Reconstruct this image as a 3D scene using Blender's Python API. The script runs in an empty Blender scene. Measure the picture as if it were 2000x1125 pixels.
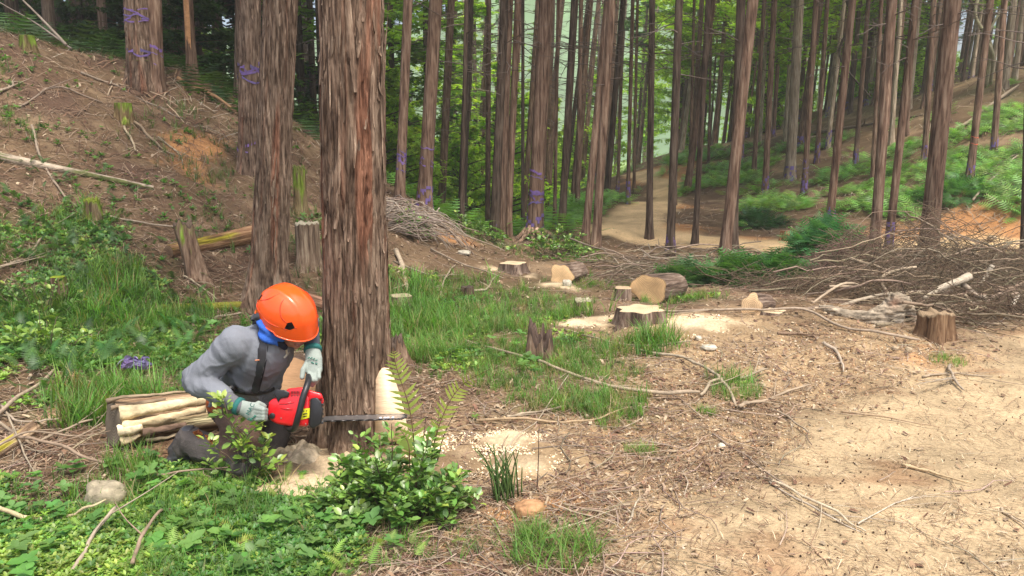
import bpy, math, random
import numpy as np
from mathutils import Vector, Matrix, Euler
random.seed(7)
RNG = np.random.default_rng(11)
SC = bpy.context.scene
COL = SC.collection
# ------------------------------------------------------------------ camera, world, sun, exposure
F = 1555.6; PIT = math.radians(9.93); SP, CP = math.sin(PIT), math.cos(PIT); CAMZ = 1.5
cam = bpy.data.cameras.new('camera'); cam.lens = 28; cam.sensor_width = 36; cam.clip_end = 3000; cam.clip_start = .05
camo = bpy.data.objects.new('camera', cam); COL.objects.link(camo)
camo.location = (0, 0, CAMZ); camo.rotation_euler = (math.pi/2 - PIT, 0, 0); SC.camera = camo
SUN_EL, SUN_AZ = math.radians(66), math.radians(150)      # azimuth measured clockwise from +Y
w = bpy.data.worlds.new('World'); SC.world = w; w.use_nodes = True
wn = w.node_tree; bg = wn.nodes['Background']
sky = wn.nodes.new('ShaderNodeTexSky'); sky.sky_type = 'NISHITA'; sky.sun_disc = False
sky.sun_elevation = SUN_EL; sky.sun_rotation = SUN_AZ; sky.air_density = 1.0; sky.dust_density = 6.0; sky.ozone_density = 1.0
wn.links.new(sky.outputs[0], bg.inputs[0]); bg.inputs[1].default_value = 0.15
sl = bpy.data.lights.new('sun', 'SUN'); sl.energy = 1.5; sl.angle = math.radians(12); sl.color = (1, .955, .88)
so = bpy.data.objects.new('sun', sl); COL.objects.link(so)
sd = Vector((math.sin(SUN_AZ)*math.cos(SUN_EL), math.cos(SUN_AZ)*math.cos(SUN_EL), math.sin(SUN_EL)))
so.rotation_euler = sd.to_track_quat('Z', 'Y').to_euler()
SC.view_settings.view_transform = 'Standard'; SC.view_settings.look = 'None'
SC.view_settings.exposure = 1.08; SC.view_settings.gamma = 1; SC.view_settings.use_curve_mapping = False
SC.render.engine = 'CYCLES'
SC.cycles.max_bounces = 6; SC.cycles.diffuse_bounces = 3; SC.cycles.transmission_bounces = 3; SC.cycles.glossy_bounces = 2
SC.cycles.use_denoising = True
try: SC.cycles.use_light_tree = False
except Exception: pass

# ------------------------------------------------------------------ noise
def _h(ix, iy, iz, seed):
    n = (ix*374761393 + iy*668265263 + iz*2147483647 + seed*974634777) & 0xffffffff
    n = ((n ^ (n >> 13))*1274126177) & 0xffffffff
    n = n ^ (n >> 16)
    return (n & 0xffffff)/float(0xffffff)
def vnoise(x, y, z=0., seed=0):
    x, y, z = np.broadcast_arrays(np.asarray(x, float), np.asarray(y, float), np.asarray(z, float))
    xi = np.floor(x).astype(np.int64); yi = np.floor(y).astype(np.int64); zi = np.floor(z).astype(np.int64)
    xf = x-xi; yf = y-yi; zf = z-zi
    u = xf*xf*(3-2*xf); v = yf*yf*(3-2*yf); t = zf*zf*(3-2*zf)
    r = 0
    for a, wa in ((0, 1-u), (1, u)):
        for b, wb in ((0, 1-v), (1, v)):
            for c, wc in ((0, 1-t), (1, t)):
                r = r + wa*wb*wc*_h(xi+a, yi+b, zi+c, seed)
    return r*2-1
def fbm(x, y, z=0., o=4, seed=0):
    r = 0; a = .5; f = 1.
    for i in range(o):
        r = r + a*vnoise(np.asarray(x)*f+i*17.3, np.asarray(y)*f-i*9.1, np.asarray(z)*f, seed+i); a *= .5; f *= 2.03
    return r
def sstep(a, b, x):
    t = np.clip((np.asarray(x, float)-a)/(b-a), 0, 1); return t*t*(3-2*t)

# ------------------------------------------------------------------ photograph <-> place
def ray(px, py):
    xc = (px-1000)/F; yc = (562.5-py)/F
    return np.array([xc, CP+yc*SP, -SP+yc*CP])
def P(px, py, t):                       # point at a given depth along the viewing axis
    d = ray(px, py); return Vector((d[0]*t, d[1]*t, CAMZ+d[2]*t))
def PY(px, py, Y):
    d = ray(px, py); return P(px, py, Y/d[1])
CTL = []
for px, py, Y in [(0,600,6),(0,450,7.2),(0,300,8.5),(0,180,9.8),(0,85,11),(250,170,11.5),(250,300,9.5),(250,450,7.8),(130,130,11.2),
    (480,330,10.5),(380,400,8.9),(380,165,12.5),(460,200,13),(600,250,14),(600,430,9.5),(520,610,7.2),(300,590,6.7),(760,400,12),(850,470,11),(830,412,12.4),(930,462,12.4),
    (1045,465,13.2),(1165,488,11.9),(1120,442,14),(1120,402,18),(1190,352,26),(1240,336,30),(1250,475,12.9),(1215,430,15),(1290,395,19),(1290,360,24),
    (2000,490,12),(1800,487,12.2),(1900,462,12.9),(1900,402,13.7),(2000,398,13.2),(1900,300,17),(1900,200,21),(2000,130,24),(2000,300,16),(1500,440,14.3),(1500,380,18),(1500,300,24),
    (1500,270,28),(1700,440,13.6),(1700,350,18),(1700,250,24),(1700,215,27),(1350,400,18),(1300,300,34),(1400,290,32),(1350,470,12.9),(1820,180,26)]:
    p = PY(px, py, Y); CTL.append((p.x, p.y, p.z))
CTL += [(-4,0,0),(0,0,0),(4,0,0),(-3,3,0),(0,3,0),(3,3,0),(-2.5,4.6,0.02),(0,5,0),(3,5,0),(6,5,0),(0,7.5,0.0),(3,7.5,.08),(2.3,6.3,.12),(6,8,0),(0,10,0),(3,10,-.12),(6,10.5,0),(5,9,-.05),(9,9,.0),
    (-10,0,1.5),(-9,4,2.2),(0,-8,0),(12,0,0),(12,6,.3),(-10,20,3.0),(-20,15,3.4),(-25,30,3.5),(-10,35,2.2),(-40,60,4),(-6,20,1.2),(-3,17,-.2),(-1,16,-.9),(-1,22,-2),(-4,30,-1.8),
    (0,40,-2.6),(6,60,-2.6),(-10,80,-2.6),(10,100,-2.6),(30,35,6),(25,50,6.5),(14,45,2.5),(45,50,12),(30,20,6.5),(20,12,2.5),(50,20,14),(40,90,8),(-60,100,0),(0,150,-2.6),(80,60,20)]
CTL = np.array(CTL); _c2 = .8
def _phi(d2): return np.sqrt(d2+_c2)
_A = _phi(((CTL[:,None,:2]-CTL[None,:,:2])**2).sum(-1)); _n = len(CTL)
_M = np.zeros((_n+3, _n+3)); _M[:_n,:_n] = _A + np.eye(_n)*-.01; _Q = np.c_[np.ones(_n), CTL[:,:2]]; _M[:_n,_n:] = _Q; _M[_n:,:_n] = _Q.T
_W = np.linalg.solve(_M, np.r_[CTL[:,2], 0, 0, 0])
def H0(x, y):
    x = np.asarray(x, float).ravel(); y = np.asarray(y, float).ravel(); out = np.empty(len(x))
    for i in range(0, len(x), 20000):
        a, b = x[i:i+20000], y[i:i+20000]
        d2 = (a[:,None]-CTL[None,:,0])**2+(b[:,None]-CTL[None,:,1])**2
        out[i:i+20000] = _phi(d2)@_W[:_n] + _W[_n]+_W[_n+1]*a+_W[_n+2]*b
    return out
def Hs(x, y):
    x = np.asarray(x, float).ravel(); y = np.asarray(y, float).ravel()
    far = sstep(50, 75, np.hypot(x, y)); h = H0(x, y); h = h*(1-far)+far*(-2.6)
    rough = .35+.65*sstep(0, 1.0, h)
    return h + .16*rough*fbm(x*.6, y*.6, 0, 3, 3)*(1-far) + .045*fbm(x*3.1, y*3.1, 0, 3, 9)
def H(x, y): return float(Hs([x], [y])[0])
_GC = {}
def G(px, py):                          # where a sight line through the photograph meets the ground
    if (px, py) in _GC: return _GC[(px, py)].copy()
    d = ray(px, py); t = 1.6*np.exp(np.linspace(0, math.log(90), 220)); f = CAMZ+d[2]*t-H0(d[0]*t, d[1]*t); k = np.argmax(f < .16)
    lo = t[max(k-3, 0)]; t = np.linspace(lo, min(lo*1.22+.3, 160), 200) if k else t
    f = CAMZ+d[2]*t-Hs(d[0]*t, d[1]*t)
    if not (f < 0).any(): t = np.linspace(lo, lo*2.5, 400); f = CAMZ+d[2]*t-Hs(d[0]*t, d[1]*t)
    k = np.argmax(f < 0)
    if f[k] >= 0: k = len(t)-1
    a = f[k-1]/(f[k-1]-f[k]+1e-9) if k else 0; tt = t[k-1]+(t[k]-t[k-1])*a
    x, y = d[0]*tt, d[1]*tt
    _GC[(px, py)] = Vector((x, y, H(x, y))); return _GC[(px, py)].copy()
def depth(p): return p.y*CP-(p.z-CAMZ)*SP

# ------------------------------------------------------------------ mesh helpers
def tag(o, label=None, cat=None, group=None, kind=None):
    if label: o['label'] = label
    if cat: o['category'] = cat
    if group: o['group'] = group
    if kind: o['kind'] = kind
    return o
class MB:
    def __init__(s): s.V = []; s.Fs = {}; s.C = []; s.n = 0
    def add(s, V, F_, col=(.5,.5,.5)):
        V = np.asarray(V, float); k = len(V)
        for f in (F_ if isinstance(F_, list) else [F_]):
            f = np.asarray(f, np.int64)
            if len(f): s.Fs.setdefault(f.shape[1], []).append(f+s.n)
        c = np.asarray(col, float)
        s.C.append(np.broadcast_to(c, (k, 3)) if c.ndim == 1 else c); s.V.append(V); s.n += k
    def mesh(s, name, mat, smooth=True):
        me = bpy.data.meshes.new(name); V = np.concatenate(s.V); C = np.concatenate(s.C)
        loops = []; starts = []; st = 0
        for k, fs in s.Fs.items():
            f = np.concatenate(fs); loops.append(f.ravel()); starts.append(st+np.arange(len(f))*k); st += f.size
        L = np.concatenate(loops); S = np.concatenate(starts)
        me.vertices.add(len(V)); me.vertices.foreach_set('co', V.ravel())
        me.loops.add(len(L)); me.loops.foreach_set('vertex_index', L.astype(np.int32))
        me.polygons.add(len(S)); me.polygons.foreach_set('loop_start', S.astype(np.int32))
        me.update(calc_edges=True)
        if smooth: me.polygons.foreach_set('use_smooth', np.ones(len(S), bool))
        a = me.color_attributes.new('Col', 'FLOAT_COLOR', 'POINT'); a.data.foreach_set('color', np.c_[C, np.ones(len(C))].ravel())
        if mat: me.materials.append(mat)
        return me
    def obj(s, name, mat, parent=None, smooth=True, origin=None):
        if origin is not None: s.V = [v-np.asarray(origin) for v in s.V]
        o = bpy.data.objects.new(name, s.mesh(name, mat, smooth)); COL.objects.link(o)
        if origin is not None: o.location = origin
        if parent: o.parent = parent
        return o
def empty(name, loc=(0,0,0), parent=None):
    o = bpy.data.objects.new(name, None); COL.objects.link(o); o.location = loc; o.empty_display_size = .1
    if parent: o.parent = parent
    return o
def link(name, me, parent=None, loc=None):
    o = bpy.data.objects.new(name, me); COL.objects.link(o)
    if parent: o.parent = parent
    if loc is not None: o.location = loc
    return o
def frames(Pt):
    Pt = np.asarray(Pt, float); T = np.gradient(Pt, axis=0); T /= np.linalg.norm(T, axis=1)[:,None]+1e-9
    a = np.array([0,0,1.]) if abs(T[0][2]) < .9 else np.array([1.,0,0])
    N = np.empty_like(T); n = np.cross(T[0], a); n /= np.linalg.norm(n)
    for i in range(len(T)):
        n = n-T[i]*np.dot(n, T[i]); n /= np.linalg.norm(n)+1e-9; N[i] = n
    return T, N, np.cross(T, N)
def tube(Pt, R, sides=6, cap=True, closed_tip=False):
    Pt = np.asarray(Pt, float); n = len(Pt); R = np.broadcast_to(np.asarray(R, float), (n,))
    T, N, B = frames(Pt); a = np.arange(sides)*2*math.pi/sides
    V = Pt[:,None]+R[:,None,None]*(np.cos(a)[None,:,None]*N[:,None]+np.sin(a)[None,:,None]*B[:,None])
    V = V.reshape(-1, 3); i = np.arange(n-1)[:,None]*sides; j = np.arange(sides)[None]; j2 = (j+1) % sides
    Q = np.stack([i+j, i+j2, i+sides+j2, i+sides+j], -1).reshape(-1, 4)
    Fs = [Q]
    if cap:
        V = np.r_[V, Pt[:1], Pt[-1:]]; m = n*sides; jj = np.arange(sides)
        Fs.append(np.r_[np.c_[np.full(sides, m), (jj+1) % sides, jj], np.c_[np.full(sides, m+1), (n-1)*sides+jj, (n-1)*sides+(jj+1) % sides]])
    return V, Fs
def smooth_path(pts, n=16, jit=0., seed=0):
    pts = np.asarray([tuple(p) for p in pts], float)
    if len(pts) == 2: pts = np.r_[pts[:1], (pts[:1]+pts[1:])/2, pts[1:]]
    m = len(pts); q = np.r_[[2*pts[0]-pts[1]], pts, [2*pts[-1]-pts[-2]]]
    u = np.linspace(0, m-1-1e-6, n); k = u.astype(int); f = (u-k)[:,None]
    p0, p1, p2, p3 = q[k], q[k+1], q[k+2], q[k+3]
    r = .5*((2*p1)+(-p0+p2)*f+(2*p0-5*p1+4*p2-p3)*f*f+(-p0+3*p1-3*p2+p3)*f**3)
    if jit:
        for a in range(3): r[:,a] += jit*fbm(u*2.3+seed*7.7, a*13., seed, 2)
    return r
def scatter(mb, tV, tF, pos, R, s, cols):
    n = len(pos); tV = np.asarray(tV, float); m = len(tV)
    s = np.asarray(s, float); s = s[:,None,None] if s.ndim == 1 else s[:,None,:]
    V = np.einsum('nij,nmj->nmi', R, tV[None]*s)+np.asarray(pos)[:,None]
    off = (np.arange(n)*m)[:,None,None]
    Fs = [(np.asarray(f)[None]+off).reshape(-1, np.asarray(f).shape[1]) for f in (tF if isinstance(tF, list) else [tF])]
    cols = np.asarray(cols, float)
    if cols.ndim == 2: cols = np.repeat(cols[:,None], m, 1)
    mb.add(V.reshape(-1, 3), Fs, cols.reshape(-1, 3))
def rotz(a):
    a = np.asarray(a); c, s, z, o = np.cos(a), np.sin(a), 0*a, 1+0*a
    return np.stack([c,-s,z, s,c,z, z,z,o], -1).reshape(-1, 3, 3)
def rotx(a):
    a = np.asarray(a); c, s, z, o = np.cos(a), np.sin(a), 0*a, 1+0*a
    return np.stack([o,z,z, z,c,-s, z,s,c], -1).reshape(-1, 3, 3)
def rrand(n, tilt, rng=RNG):
    return rotz(rng.uniform(0, 6.283, n))@rotx(rng.normal(0, tilt, n))@rotz(rng.uniform(0, 6.283, n))
def vary(base, n, amt=.2, hue=.08, rng=RNG):
    b = np.asarray(base, float)[None]*(1+rng.uniform(-amt, amt, (n, 1)))*(1+rng.uniform(-hue, hue, (n, 3)))
    return np.clip(b, 0, 1)
def sphere(n=12, m=8):
    th = np.linspace(0, math.pi, m+1)[1:-1]; ph = np.arange(n)*2*math.pi/n
    V = np.stack([np.sin(th)[:,None]*np.cos(ph), np.sin(th)[:,None]*np.sin(ph), np.cos(th)[:,None]+0*ph], -1).reshape(-1, 3)
    V = np.r_[V, [[0,0,1],[0,0,-1]]]; r = len(th); i = np.arange(r-1)[:,None]*n; j = np.arange(n)[None]; j2 = (j+1) % n
    Q = np.stack([i+j, i+n+j, i+n+j2, i+j2], -1).reshape(-1, 4); jj = np.arange(n); t = r*n
    return V, [Q, np.r_[np.c_[np.full(n, t), jj, (jj+1) % n], np.c_[np.full(n, t+1), (r-1)*n+(jj+1) % n, (r-1)*n+jj]]]
def grid_faces(nu, nv, wrap=False):
    i = np.arange(nu-1)[:,None]*nv
    j = np.arange(nv if wrap else nv-1)[None]; j2 = (j+1) % nv
    return np.stack([i+j, i+j2, i+nv+j2, i+nv+j], -1).reshape(-1, 4)
BOXF = np.array([[0,3,2,1],[4,5,6,7],[0,1,5,4],[1,2,6,5],[2,3,7,6],[3,0,4,7]])
def box(c, s):
    x, y, z = [q/2 for q in s]
    V = np.array([[-x,-y,-z],[x,-y,-z],[x,y,-z],[-x,y,-z],[-x,-y,z],[x,-y,z],[x,y,z],[-x,y,z]])+np.asarray(c); return V, BOXF

# ------------------------------------------------------------------ materials
def vcmat(name, rough=.8, nscale=30, nmul=.25, bump=.3, bscale=60, stretch=(1,1,1), spec=.3, trans=0., rnd=0., objsp=False, coat=0., metal=0.):
    m = bpy.data.materials.new(name); m.use_nodes = True; nt = m.node_tree; N = nt.nodes; L = nt.links
    b = N['Principled BSDF']; b.inputs['Roughness'].default_value = rough; b.inputs['Specular IOR Level'].default_value = spec
    b.inputs['Coat Weight'].default_value = coat; b.inputs['Metallic'].default_value = metal
    at = N.new('ShaderNodeAttribute'); at.attribute_name = 'Col'
    if objsp: tc = N.new('ShaderNodeTexCoord').outputs['Object']
    else: tc = N.new('ShaderNodeNewGeometry').outputs['Position']
    mp = N.new('ShaderNodeVectorMath'); mp.operation = 'MULTIPLY'; mp.inputs[1].default_value = stretch; L.new(tc, mp.inputs[0])
    col = at.outputs['Color']
    if nmul:
        nz = N.new('ShaderNodeTexNoise'); nz.inputs['Scale'].default_value = nscale; nz.inputs['Detail'].default_value = 6; nz.inputs['Roughness'].default_value = .65
        L.new(mp.outputs[0], nz.inputs['Vector'])
        mr = N.new('ShaderNodeMapRange'); mr.inputs[1].default_value = .28; mr.inputs[2].default_value = .72; mr.inputs[3].default_value = 1-nmul; mr.inputs[4].default_value = 1+nmul
        L.new(nz.outputs[0], mr.inputs[0])
        mx = N.new('ShaderNodeVectorMath'); mx.operation = 'SCALE'; L.new(col, mx.inputs[0]); L.new(mr.outputs[0], mx.inputs['Scale']); col = mx.outputs[0]
    if rnd:
        oi = N.new('ShaderNodeObjectInfo'); mr2 = N.new('ShaderNodeMapRange'); mr2.inputs[3].default_value = 1-rnd; mr2.inputs[4].default_value = 1+rnd; L.new(oi.outputs['Random'], mr2.inputs[0])
        mx = N.new('ShaderNodeVectorMath'); mx.operation = 'SCALE'; L.new(col, mx.inputs[0]); L.new(mr2.outputs[0], mx.inputs['Scale']); col = mx.outputs[0]
    L.new(col, b.inputs['Base Color'])
    if bump:
        nb = N.new('ShaderNodeTexNoise'); nb.inputs['Scale'].default_value = bscale; nb.inputs['Detail'].default_value = 5; L.new(mp.outputs[0], nb.inputs['Vector'])
        bp = N.new('ShaderNodeBump'); bp.inputs['Strength'].default_value = bump; bp.inputs['Distance'].default_value = .01
        L.new(nb.outputs[0], bp.inputs['Height']); L.new(bp.outputs[0], b.inputs['Normal'])
    if trans:
        tr = N.new('ShaderNodeBsdfTranslucent'); sc_ = N.new('ShaderNodeVectorMath'); sc_.operation = 'MULTIPLY'; sc_.inputs[1].default_value = (1.5, 1.6, .6)
        L.new(col, sc_.inputs[0]); L.new(sc_.outputs[0], tr.inputs[0])
        ms = N.new('ShaderNodeMixShader'); ms.inputs[0].default_value = trans; L.new(b.outputs[0], ms.inputs[1]); L.new(tr.outputs[0], ms.inputs[2])
        L.new(ms.outputs[0], N['Material Output'].inputs[0])
    return m
def bark_mat(name, dark, mid, light, rnd=.2, sc=1.0, objsp=False, along=(1, 1, .09)):
    m = bpy.data.materials.new(name); m.use_nodes = True; nt = m.node_tree; N = nt.nodes; L = nt.links
    b = N['Principled BSDF']; b.inputs['Roughness'].default_value = .9; b.inputs['Specular IOR Level'].default_value = .15
    g = N.new('ShaderNodeTexCoord').outputs['Object'] if objsp else N.new('ShaderNodeNewGeometry').outputs['Position']
    def nz(scale, st, det=5):
        mp = N.new('ShaderNodeVectorMath'); mp.operation = 'MULTIPLY'; mp.inputs[1].default_value = st; L.new(g, mp.inputs[0])
        n = N.new('ShaderNodeTexNoise'); n.inputs['Scale'].default_value = scale; n.inputs['Detail'].default_value = det; n.inputs['Roughness'].default_value = .6; n.inputs['Distortion'].default_value = .3
        L.new(mp.outputs[0], n.inputs['Vector']); return n.outputs[0]
    fine = nz(34*sc, along); big = nz(3.0, (1, 1, .35), 3)
    cr = N.new('ShaderNodeValToRGB'); e = cr.color_ramp.elements; e[0].position = .34; e[0].color = (*dark, 1); e[1].position = .68; e[1].color = (*light, 1)
    k = cr.color_ramp.elements.new(.48); k.color = (*mid, 1)
    L.new(fine, cr.inputs[0])
    mr = N.new('ShaderNodeMapRange'); mr.inputs[1].default_value = .3; mr.inputs[2].default_value = .7; mr.inputs[3].default_value = .72; mr.inputs[4].default_value = 1.3; L.new(big, mr.inputs[0])
    oi = N.new('ShaderNodeObjectInfo'); mr2 = N.new('ShaderNodeMapRange'); mr2.inputs[3].default_value = 1-rnd; mr2.inputs[4].default_value = 1+rnd; L.new(oi.outputs['Random'], mr2.inputs[0])
    mu = N.new('ShaderNodeMath'); mu.operation = 'MULTIPLY'; L.new(mr.outputs[0], mu.inputs[0]); L.new(mr2.outputs[0], mu.inputs[1])
    sc_ = N.new('ShaderNodeVectorMath'); sc_.operation = 'SCALE'; L.new(cr.outputs[0], sc_.inputs[0]); L.new(mu.outputs[0], sc_.inputs['Scale'])
    at = N.new('ShaderNodeAttribute'); at.attribute_name = 'Col'; ml = N.new('ShaderNodeVectorMath'); ml.operation = 'MULTIPLY'
    L.new(sc_.outputs[0], ml.inputs[0]); L.new(at.outputs['Color'], ml.inputs[1]); L.new(ml.outputs[0], b.inputs['Base Color'])
    f2 = nz(60*sc, along, 4)
    bp = N.new('ShaderNodeBump'); bp.inputs['Strength'].default_value = .9; bp.inputs['Distance'].default_value = .02; L.new(f2, bp.inputs['Height']); L.new(bp.outputs[0], b.inputs['Normal'])
    return m
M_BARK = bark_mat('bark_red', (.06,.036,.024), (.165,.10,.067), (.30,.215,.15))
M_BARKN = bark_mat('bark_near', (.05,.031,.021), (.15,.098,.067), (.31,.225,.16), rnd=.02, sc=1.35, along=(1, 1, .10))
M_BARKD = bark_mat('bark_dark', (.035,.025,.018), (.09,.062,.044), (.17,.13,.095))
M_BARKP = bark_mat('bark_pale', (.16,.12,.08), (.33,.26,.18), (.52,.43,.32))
M_STRIP = bark_mat('bark_strip', (.07,.047,.034), (.18,.125,.088), (.36,.28,.205), rnd=.4, sc=2.2)
M_GROUND = vcmat('soil', .95, 55, .3, .7, 90, spec=.1)
M_LEAF = vcmat('leaf', .45, 12, .2, 0, trans=.35, spec=.45)
M_GLOSS = vcmat('glossy_leaf', .36, 12, .2, 0, trans=.18, spec=.6)
M_FOL = vcmat('conifer_foliage', .7, 1.5, .35, 0, trans=.5, spec=.2, rnd=.2)
M_GRASS = vcmat('grass', .5, 3, .25, 0, trans=.4, spec=.3)
M_WOOD = vcmat('weathered_wood', .85, 25, .3, .5, 50, spec=.15)
M_TWIG = vcmat('twig', .9, 25, .3, 0, spec=.1, rnd=.25)
M_CHIP = vcmat('chip', .9, 40, .2, 0, spec=.1)
M_TAPE = vcmat('purple_tape', .5, 30, .3, .2, 60, spec=.5)
M_MOSS = vcmat('moss', .95, 40, .45, .9, 80, spec=.05)
def cutmat(name):
    m = vcmat(name, .75, 14, .1, .15, 90, spec=.2, objsp=True); nt = m.node_tree; N = nt.nodes; L = nt.links
    b = N['Principled BSDF']; src = b.inputs['Base Color'].links[0].from_socket
    tc = N.new('ShaderNodeTexCoord'); wv = N.new('ShaderNodeTexWave'); wv.wave_type = 'RINGS'; wv.rings_direction = 'Z'; wv.inputs['Scale'].default_value = 22; wv.inputs['Distortion'].default_value = 1.6; wv.inputs['Detail'].default_value = 2; wv.inputs['Detail Scale'].default_value = 1.5
    L.new(tc.outputs['Object'], wv.inputs['Vector'])
    mr = N.new('ShaderNodeMapRange'); mr.inputs[3].default_value = .70; mr.inputs[4].default_value = 1.08; L.new(wv.outputs['Fac'], mr.inputs[0])
    s = N.new('ShaderNodeVectorMath'); s.operation = 'SCALE'; L.new(src, s.inputs[0]); L.new(mr.outputs[0], s.inputs['Scale']); L.new(s.outputs[0], b.inputs['Base Color'])
    return m
M_CUT = cutmat('cut_wood')

M_BARE = vcmat('bare_sawn_wood', .75, 9, .18, .3, 30, stretch=(1, 1, 6), spec=.2)

M_BARKL = bark_mat('bark_log', (.06,.042,.032), (.16,.11,.08), (.33,.26,.20), rnd=.15, objsp=True)
M_BARKX = bark_mat('bark_slab', (.06,.042,.032), (.16,.11,.08), (.33,.26,.20), rnd=.15, along=(.09, 1, 1))
# ------------------------------------------------------------------ ground
def gp(px, py): q = G(px, py); return np.array([q.x, q.y])
def blobs(x, y, L):
    r = np.zeros_like(x)
    for px, py, rx, ry, a in L:
        c = gp(px, py); r = np.maximum(r, a*np.exp(-(((x-c[0])/rx)**2+((y-c[1])/ry)**2)))
    return r
def dist_poly(x, y, pts):
    d = np.full(x.shape, 1e9)
    for a, b in zip(pts[:-1], pts[1:]):
        v = b-a; t = np.clip(((x-a[0])*v[0]+(y-a[1])*v[1])/(v@v), 0, 1)
        d = np.minimum(d, np.hypot(x-a[0]-t*v[0], y-a[1]-t*v[1]))
    return d
def inside(x, y, pts):
    c = np.zeros(x.shape, bool); n = len(pts)
    for i in range(n):
        a, b = pts[i], pts[(i+1) % n]
        k = ((a[1] > y) != (b[1] > y)) & (x < (b[0]-a[0])*(y-a[1])/(b[1]-a[1]+1e-12)+a[0]); c ^= k
    return c
SAND_EDGE = [gp(*q) for q in [(1190,1124),(1330,1010),(1420,900),(1560,810),(1730,745),(1860,690),(2000,640)]]
SAND_POLY = [np.array([.45,-3.])]+SAND_EDGE+[np.array([8.,5.9]), np.array([11.,4.]), np.array([11.,-3.])]
ROAD = [gp(*q) for q in [(2000,488),(1880,486),(1700,483),(1500,478),(1350,474),(1250,464),(1225,448),(1235,425),(1268,405),(1290,388),(1300,372),(1290,358),(1262,346),(1243,338)]]
ROAD = [ROAD[0]+np.array([14., -1.5])]+ROAD
def sandmask(x, y):
    d = dist_poly(x, y, SAND_POLY+[SAND_POLY[0]]); d = np.where(inside(x, y, SAND_POLY), d, -d)
    return sstep(-.28, .3, d+.35*fbm(x*1.6, y*1.6, 0, 4, 21))
def inroadview(x, y):
    px = 1000+F*x/(y*CP+.17*1.5); return 1185 < px < 1312 and y < 46
def roadmask(x, y):
    d = dist_poly(x, y, ROAD); wd = np.interp(y, [11, 12.6, 13.6, 15.5, 19, 25, 30], [.5, .5, .7, .75, .45, .38, .6])
    return 1-sstep(wd*.7, wd*1.25, d+.35*fbm(x*1.3, y*1.3, 0, 3, 5))
DUST = [(600,950,.2,.14,1.3),(660,925,.34,.22,1.7),(575,968,.25,.14,1.2),(700,905,.25,.15,1.5),(820,880,.2,.22,1.1),(760,880,.22,.1,1),(985,868,.22,.2,1.1),(1010,910,.3,.16,.95),(900,900,.3,.2,.9),
        (1150,632,.35,.3,1),(1350,640,.45,.3,1.2),(1430,640,.3,.2,.8),(1080,560,.35,.3,1),(1040,540,.2,.25,.9),(960,525,.25,.2,.7),(1210,625,.3,.2,.9)]
ORANGE = [(380,285,.5,.5,1),(360,330,.4,.4,.8),(520,215,.6,.5,.9),(1900,445,1.6,.7,1.3),(1760,462,1.,.35,1),(1980,440,1.6,.7,1.2),(1330,445,.7,.6,1.1),(1325,400,.5,.8,.9),(1440,465,.8,.3,.7),(1035,995,.16,.1,1),
          (520,150,.5,.5,.8),(1298,330,1.2,2.,1.3),(900,470,.5,.35,.8),(1860,700,.4,.3,.7),(650,1080,.3,.15,.5),(260,1080,.25,.15,.6)]
GREEN = [(900,640,1.3,1.0,1),(1050,690,1.2,.9,.85),(1150,560,1.,.7,.8),(820,560,1.,.9,.9),(1000,580,1.1,1.,.9),(430,650,.9,.8,.8),(250,680,1.1,.9,1),(90,620,1.1,1.4,1),(80,480,.8,1.,.9),(250,1010,1.2,.5,1),(500,1050,1.,.5,1),
         (700,1000,.5,.35,1),(1080,1060,.2,.15,.9),(1150,790,.6,.35,.7),(1420,750,.4,.3,.7),(1250,720,.6,.35,.6),(40,1080,.8,.4,1),(1100,500,1.2,.8,.8),(950,470,1.1,.6,.8),(1330,590,.6,.4,.9),(240,790,.8,.5,.7),(300,930,.8,.25,.7)]
def groundcol(x, y, z):
    n1 = fbm(x*1.2, y*1.2, 0, 5, 31); n2 = fbm(x*7, y*7, 0, 3, 37); n3 = fbm(x*2.7, y*2.7, 0, 4, 41)
    def mix(c, d, m): return c*(1-m[:,None])+np.array(d)[None]*m[:,None]
    c = np.tile(np.array([.135,.09,.052]), (len(x), 1))
    c = mix(c, (.10,.062,.042), sstep(-.05, .4, n1)); c = mix(c, (.22,.155,.10), sstep(.05, .45, n3)*.6)
    mound = blobs(x, y, [(1500,700,1.8,1.0,1),(1250,850,1.2,.7,1),(1100,950,.9,.5,.9),(1700,680,1.2,.6,1),(1400,640,1.5,.5,.8)])
    c = mix(c, (.37,.265,.15), np.clip(mound*1.1+n3*.6, 0, 1)*.85)
    c = mix(c, (.44,.22,.09), sstep(.3, .8, blobs(x, y, ORANGE)+.7*n3)*.85)
    g = sstep(.25, .9, blobs(x, y, GREEN)+.6*n1); c = mix(c, (.075,.09,.03), g*.45)
    hill = sstep(.25, 1.2, z)*sstep(1, 3, x); c = mix(c, (.17,.15,.07), hill*sstep(-.1, .35, n1)*.6)
    s = sandmask(x, y); sc = np.array([.375,.285,.17])[None]*(1+.22*n3[:,None]+.12*n2[:,None]); sc = sc*(1-.35*sstep(.1, .5, fbm(x*2.2, y*5, 0, 4, 77))[:,None]*np.array([.7,1,1.1])[None])
    c = c*(1-s[:,None])+sc*s[:,None]
    r = roadmask(x, y); rc = np.array([.56,.40,.215])[None]*(1+.3*n3[:,None]); c = c*(1-r[:,None])+rc*r[:,None]
    d = sstep(.5, .95, blobs(x, y, DUST)+.6*n3+.4*n2)*.92; c = c*(1-d[:,None])+(np.array([.50,.39,.25])[None]*(1+.5*n2[:,None]+.4*n3[:,None]))*d[:,None]
    far = sstep(-.8, -1.8, z); c = mix(c, (.26,.42,.09), far*.9)
    return np.clip(c*(1+.25*n2[:,None]), .01, .95)
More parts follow.
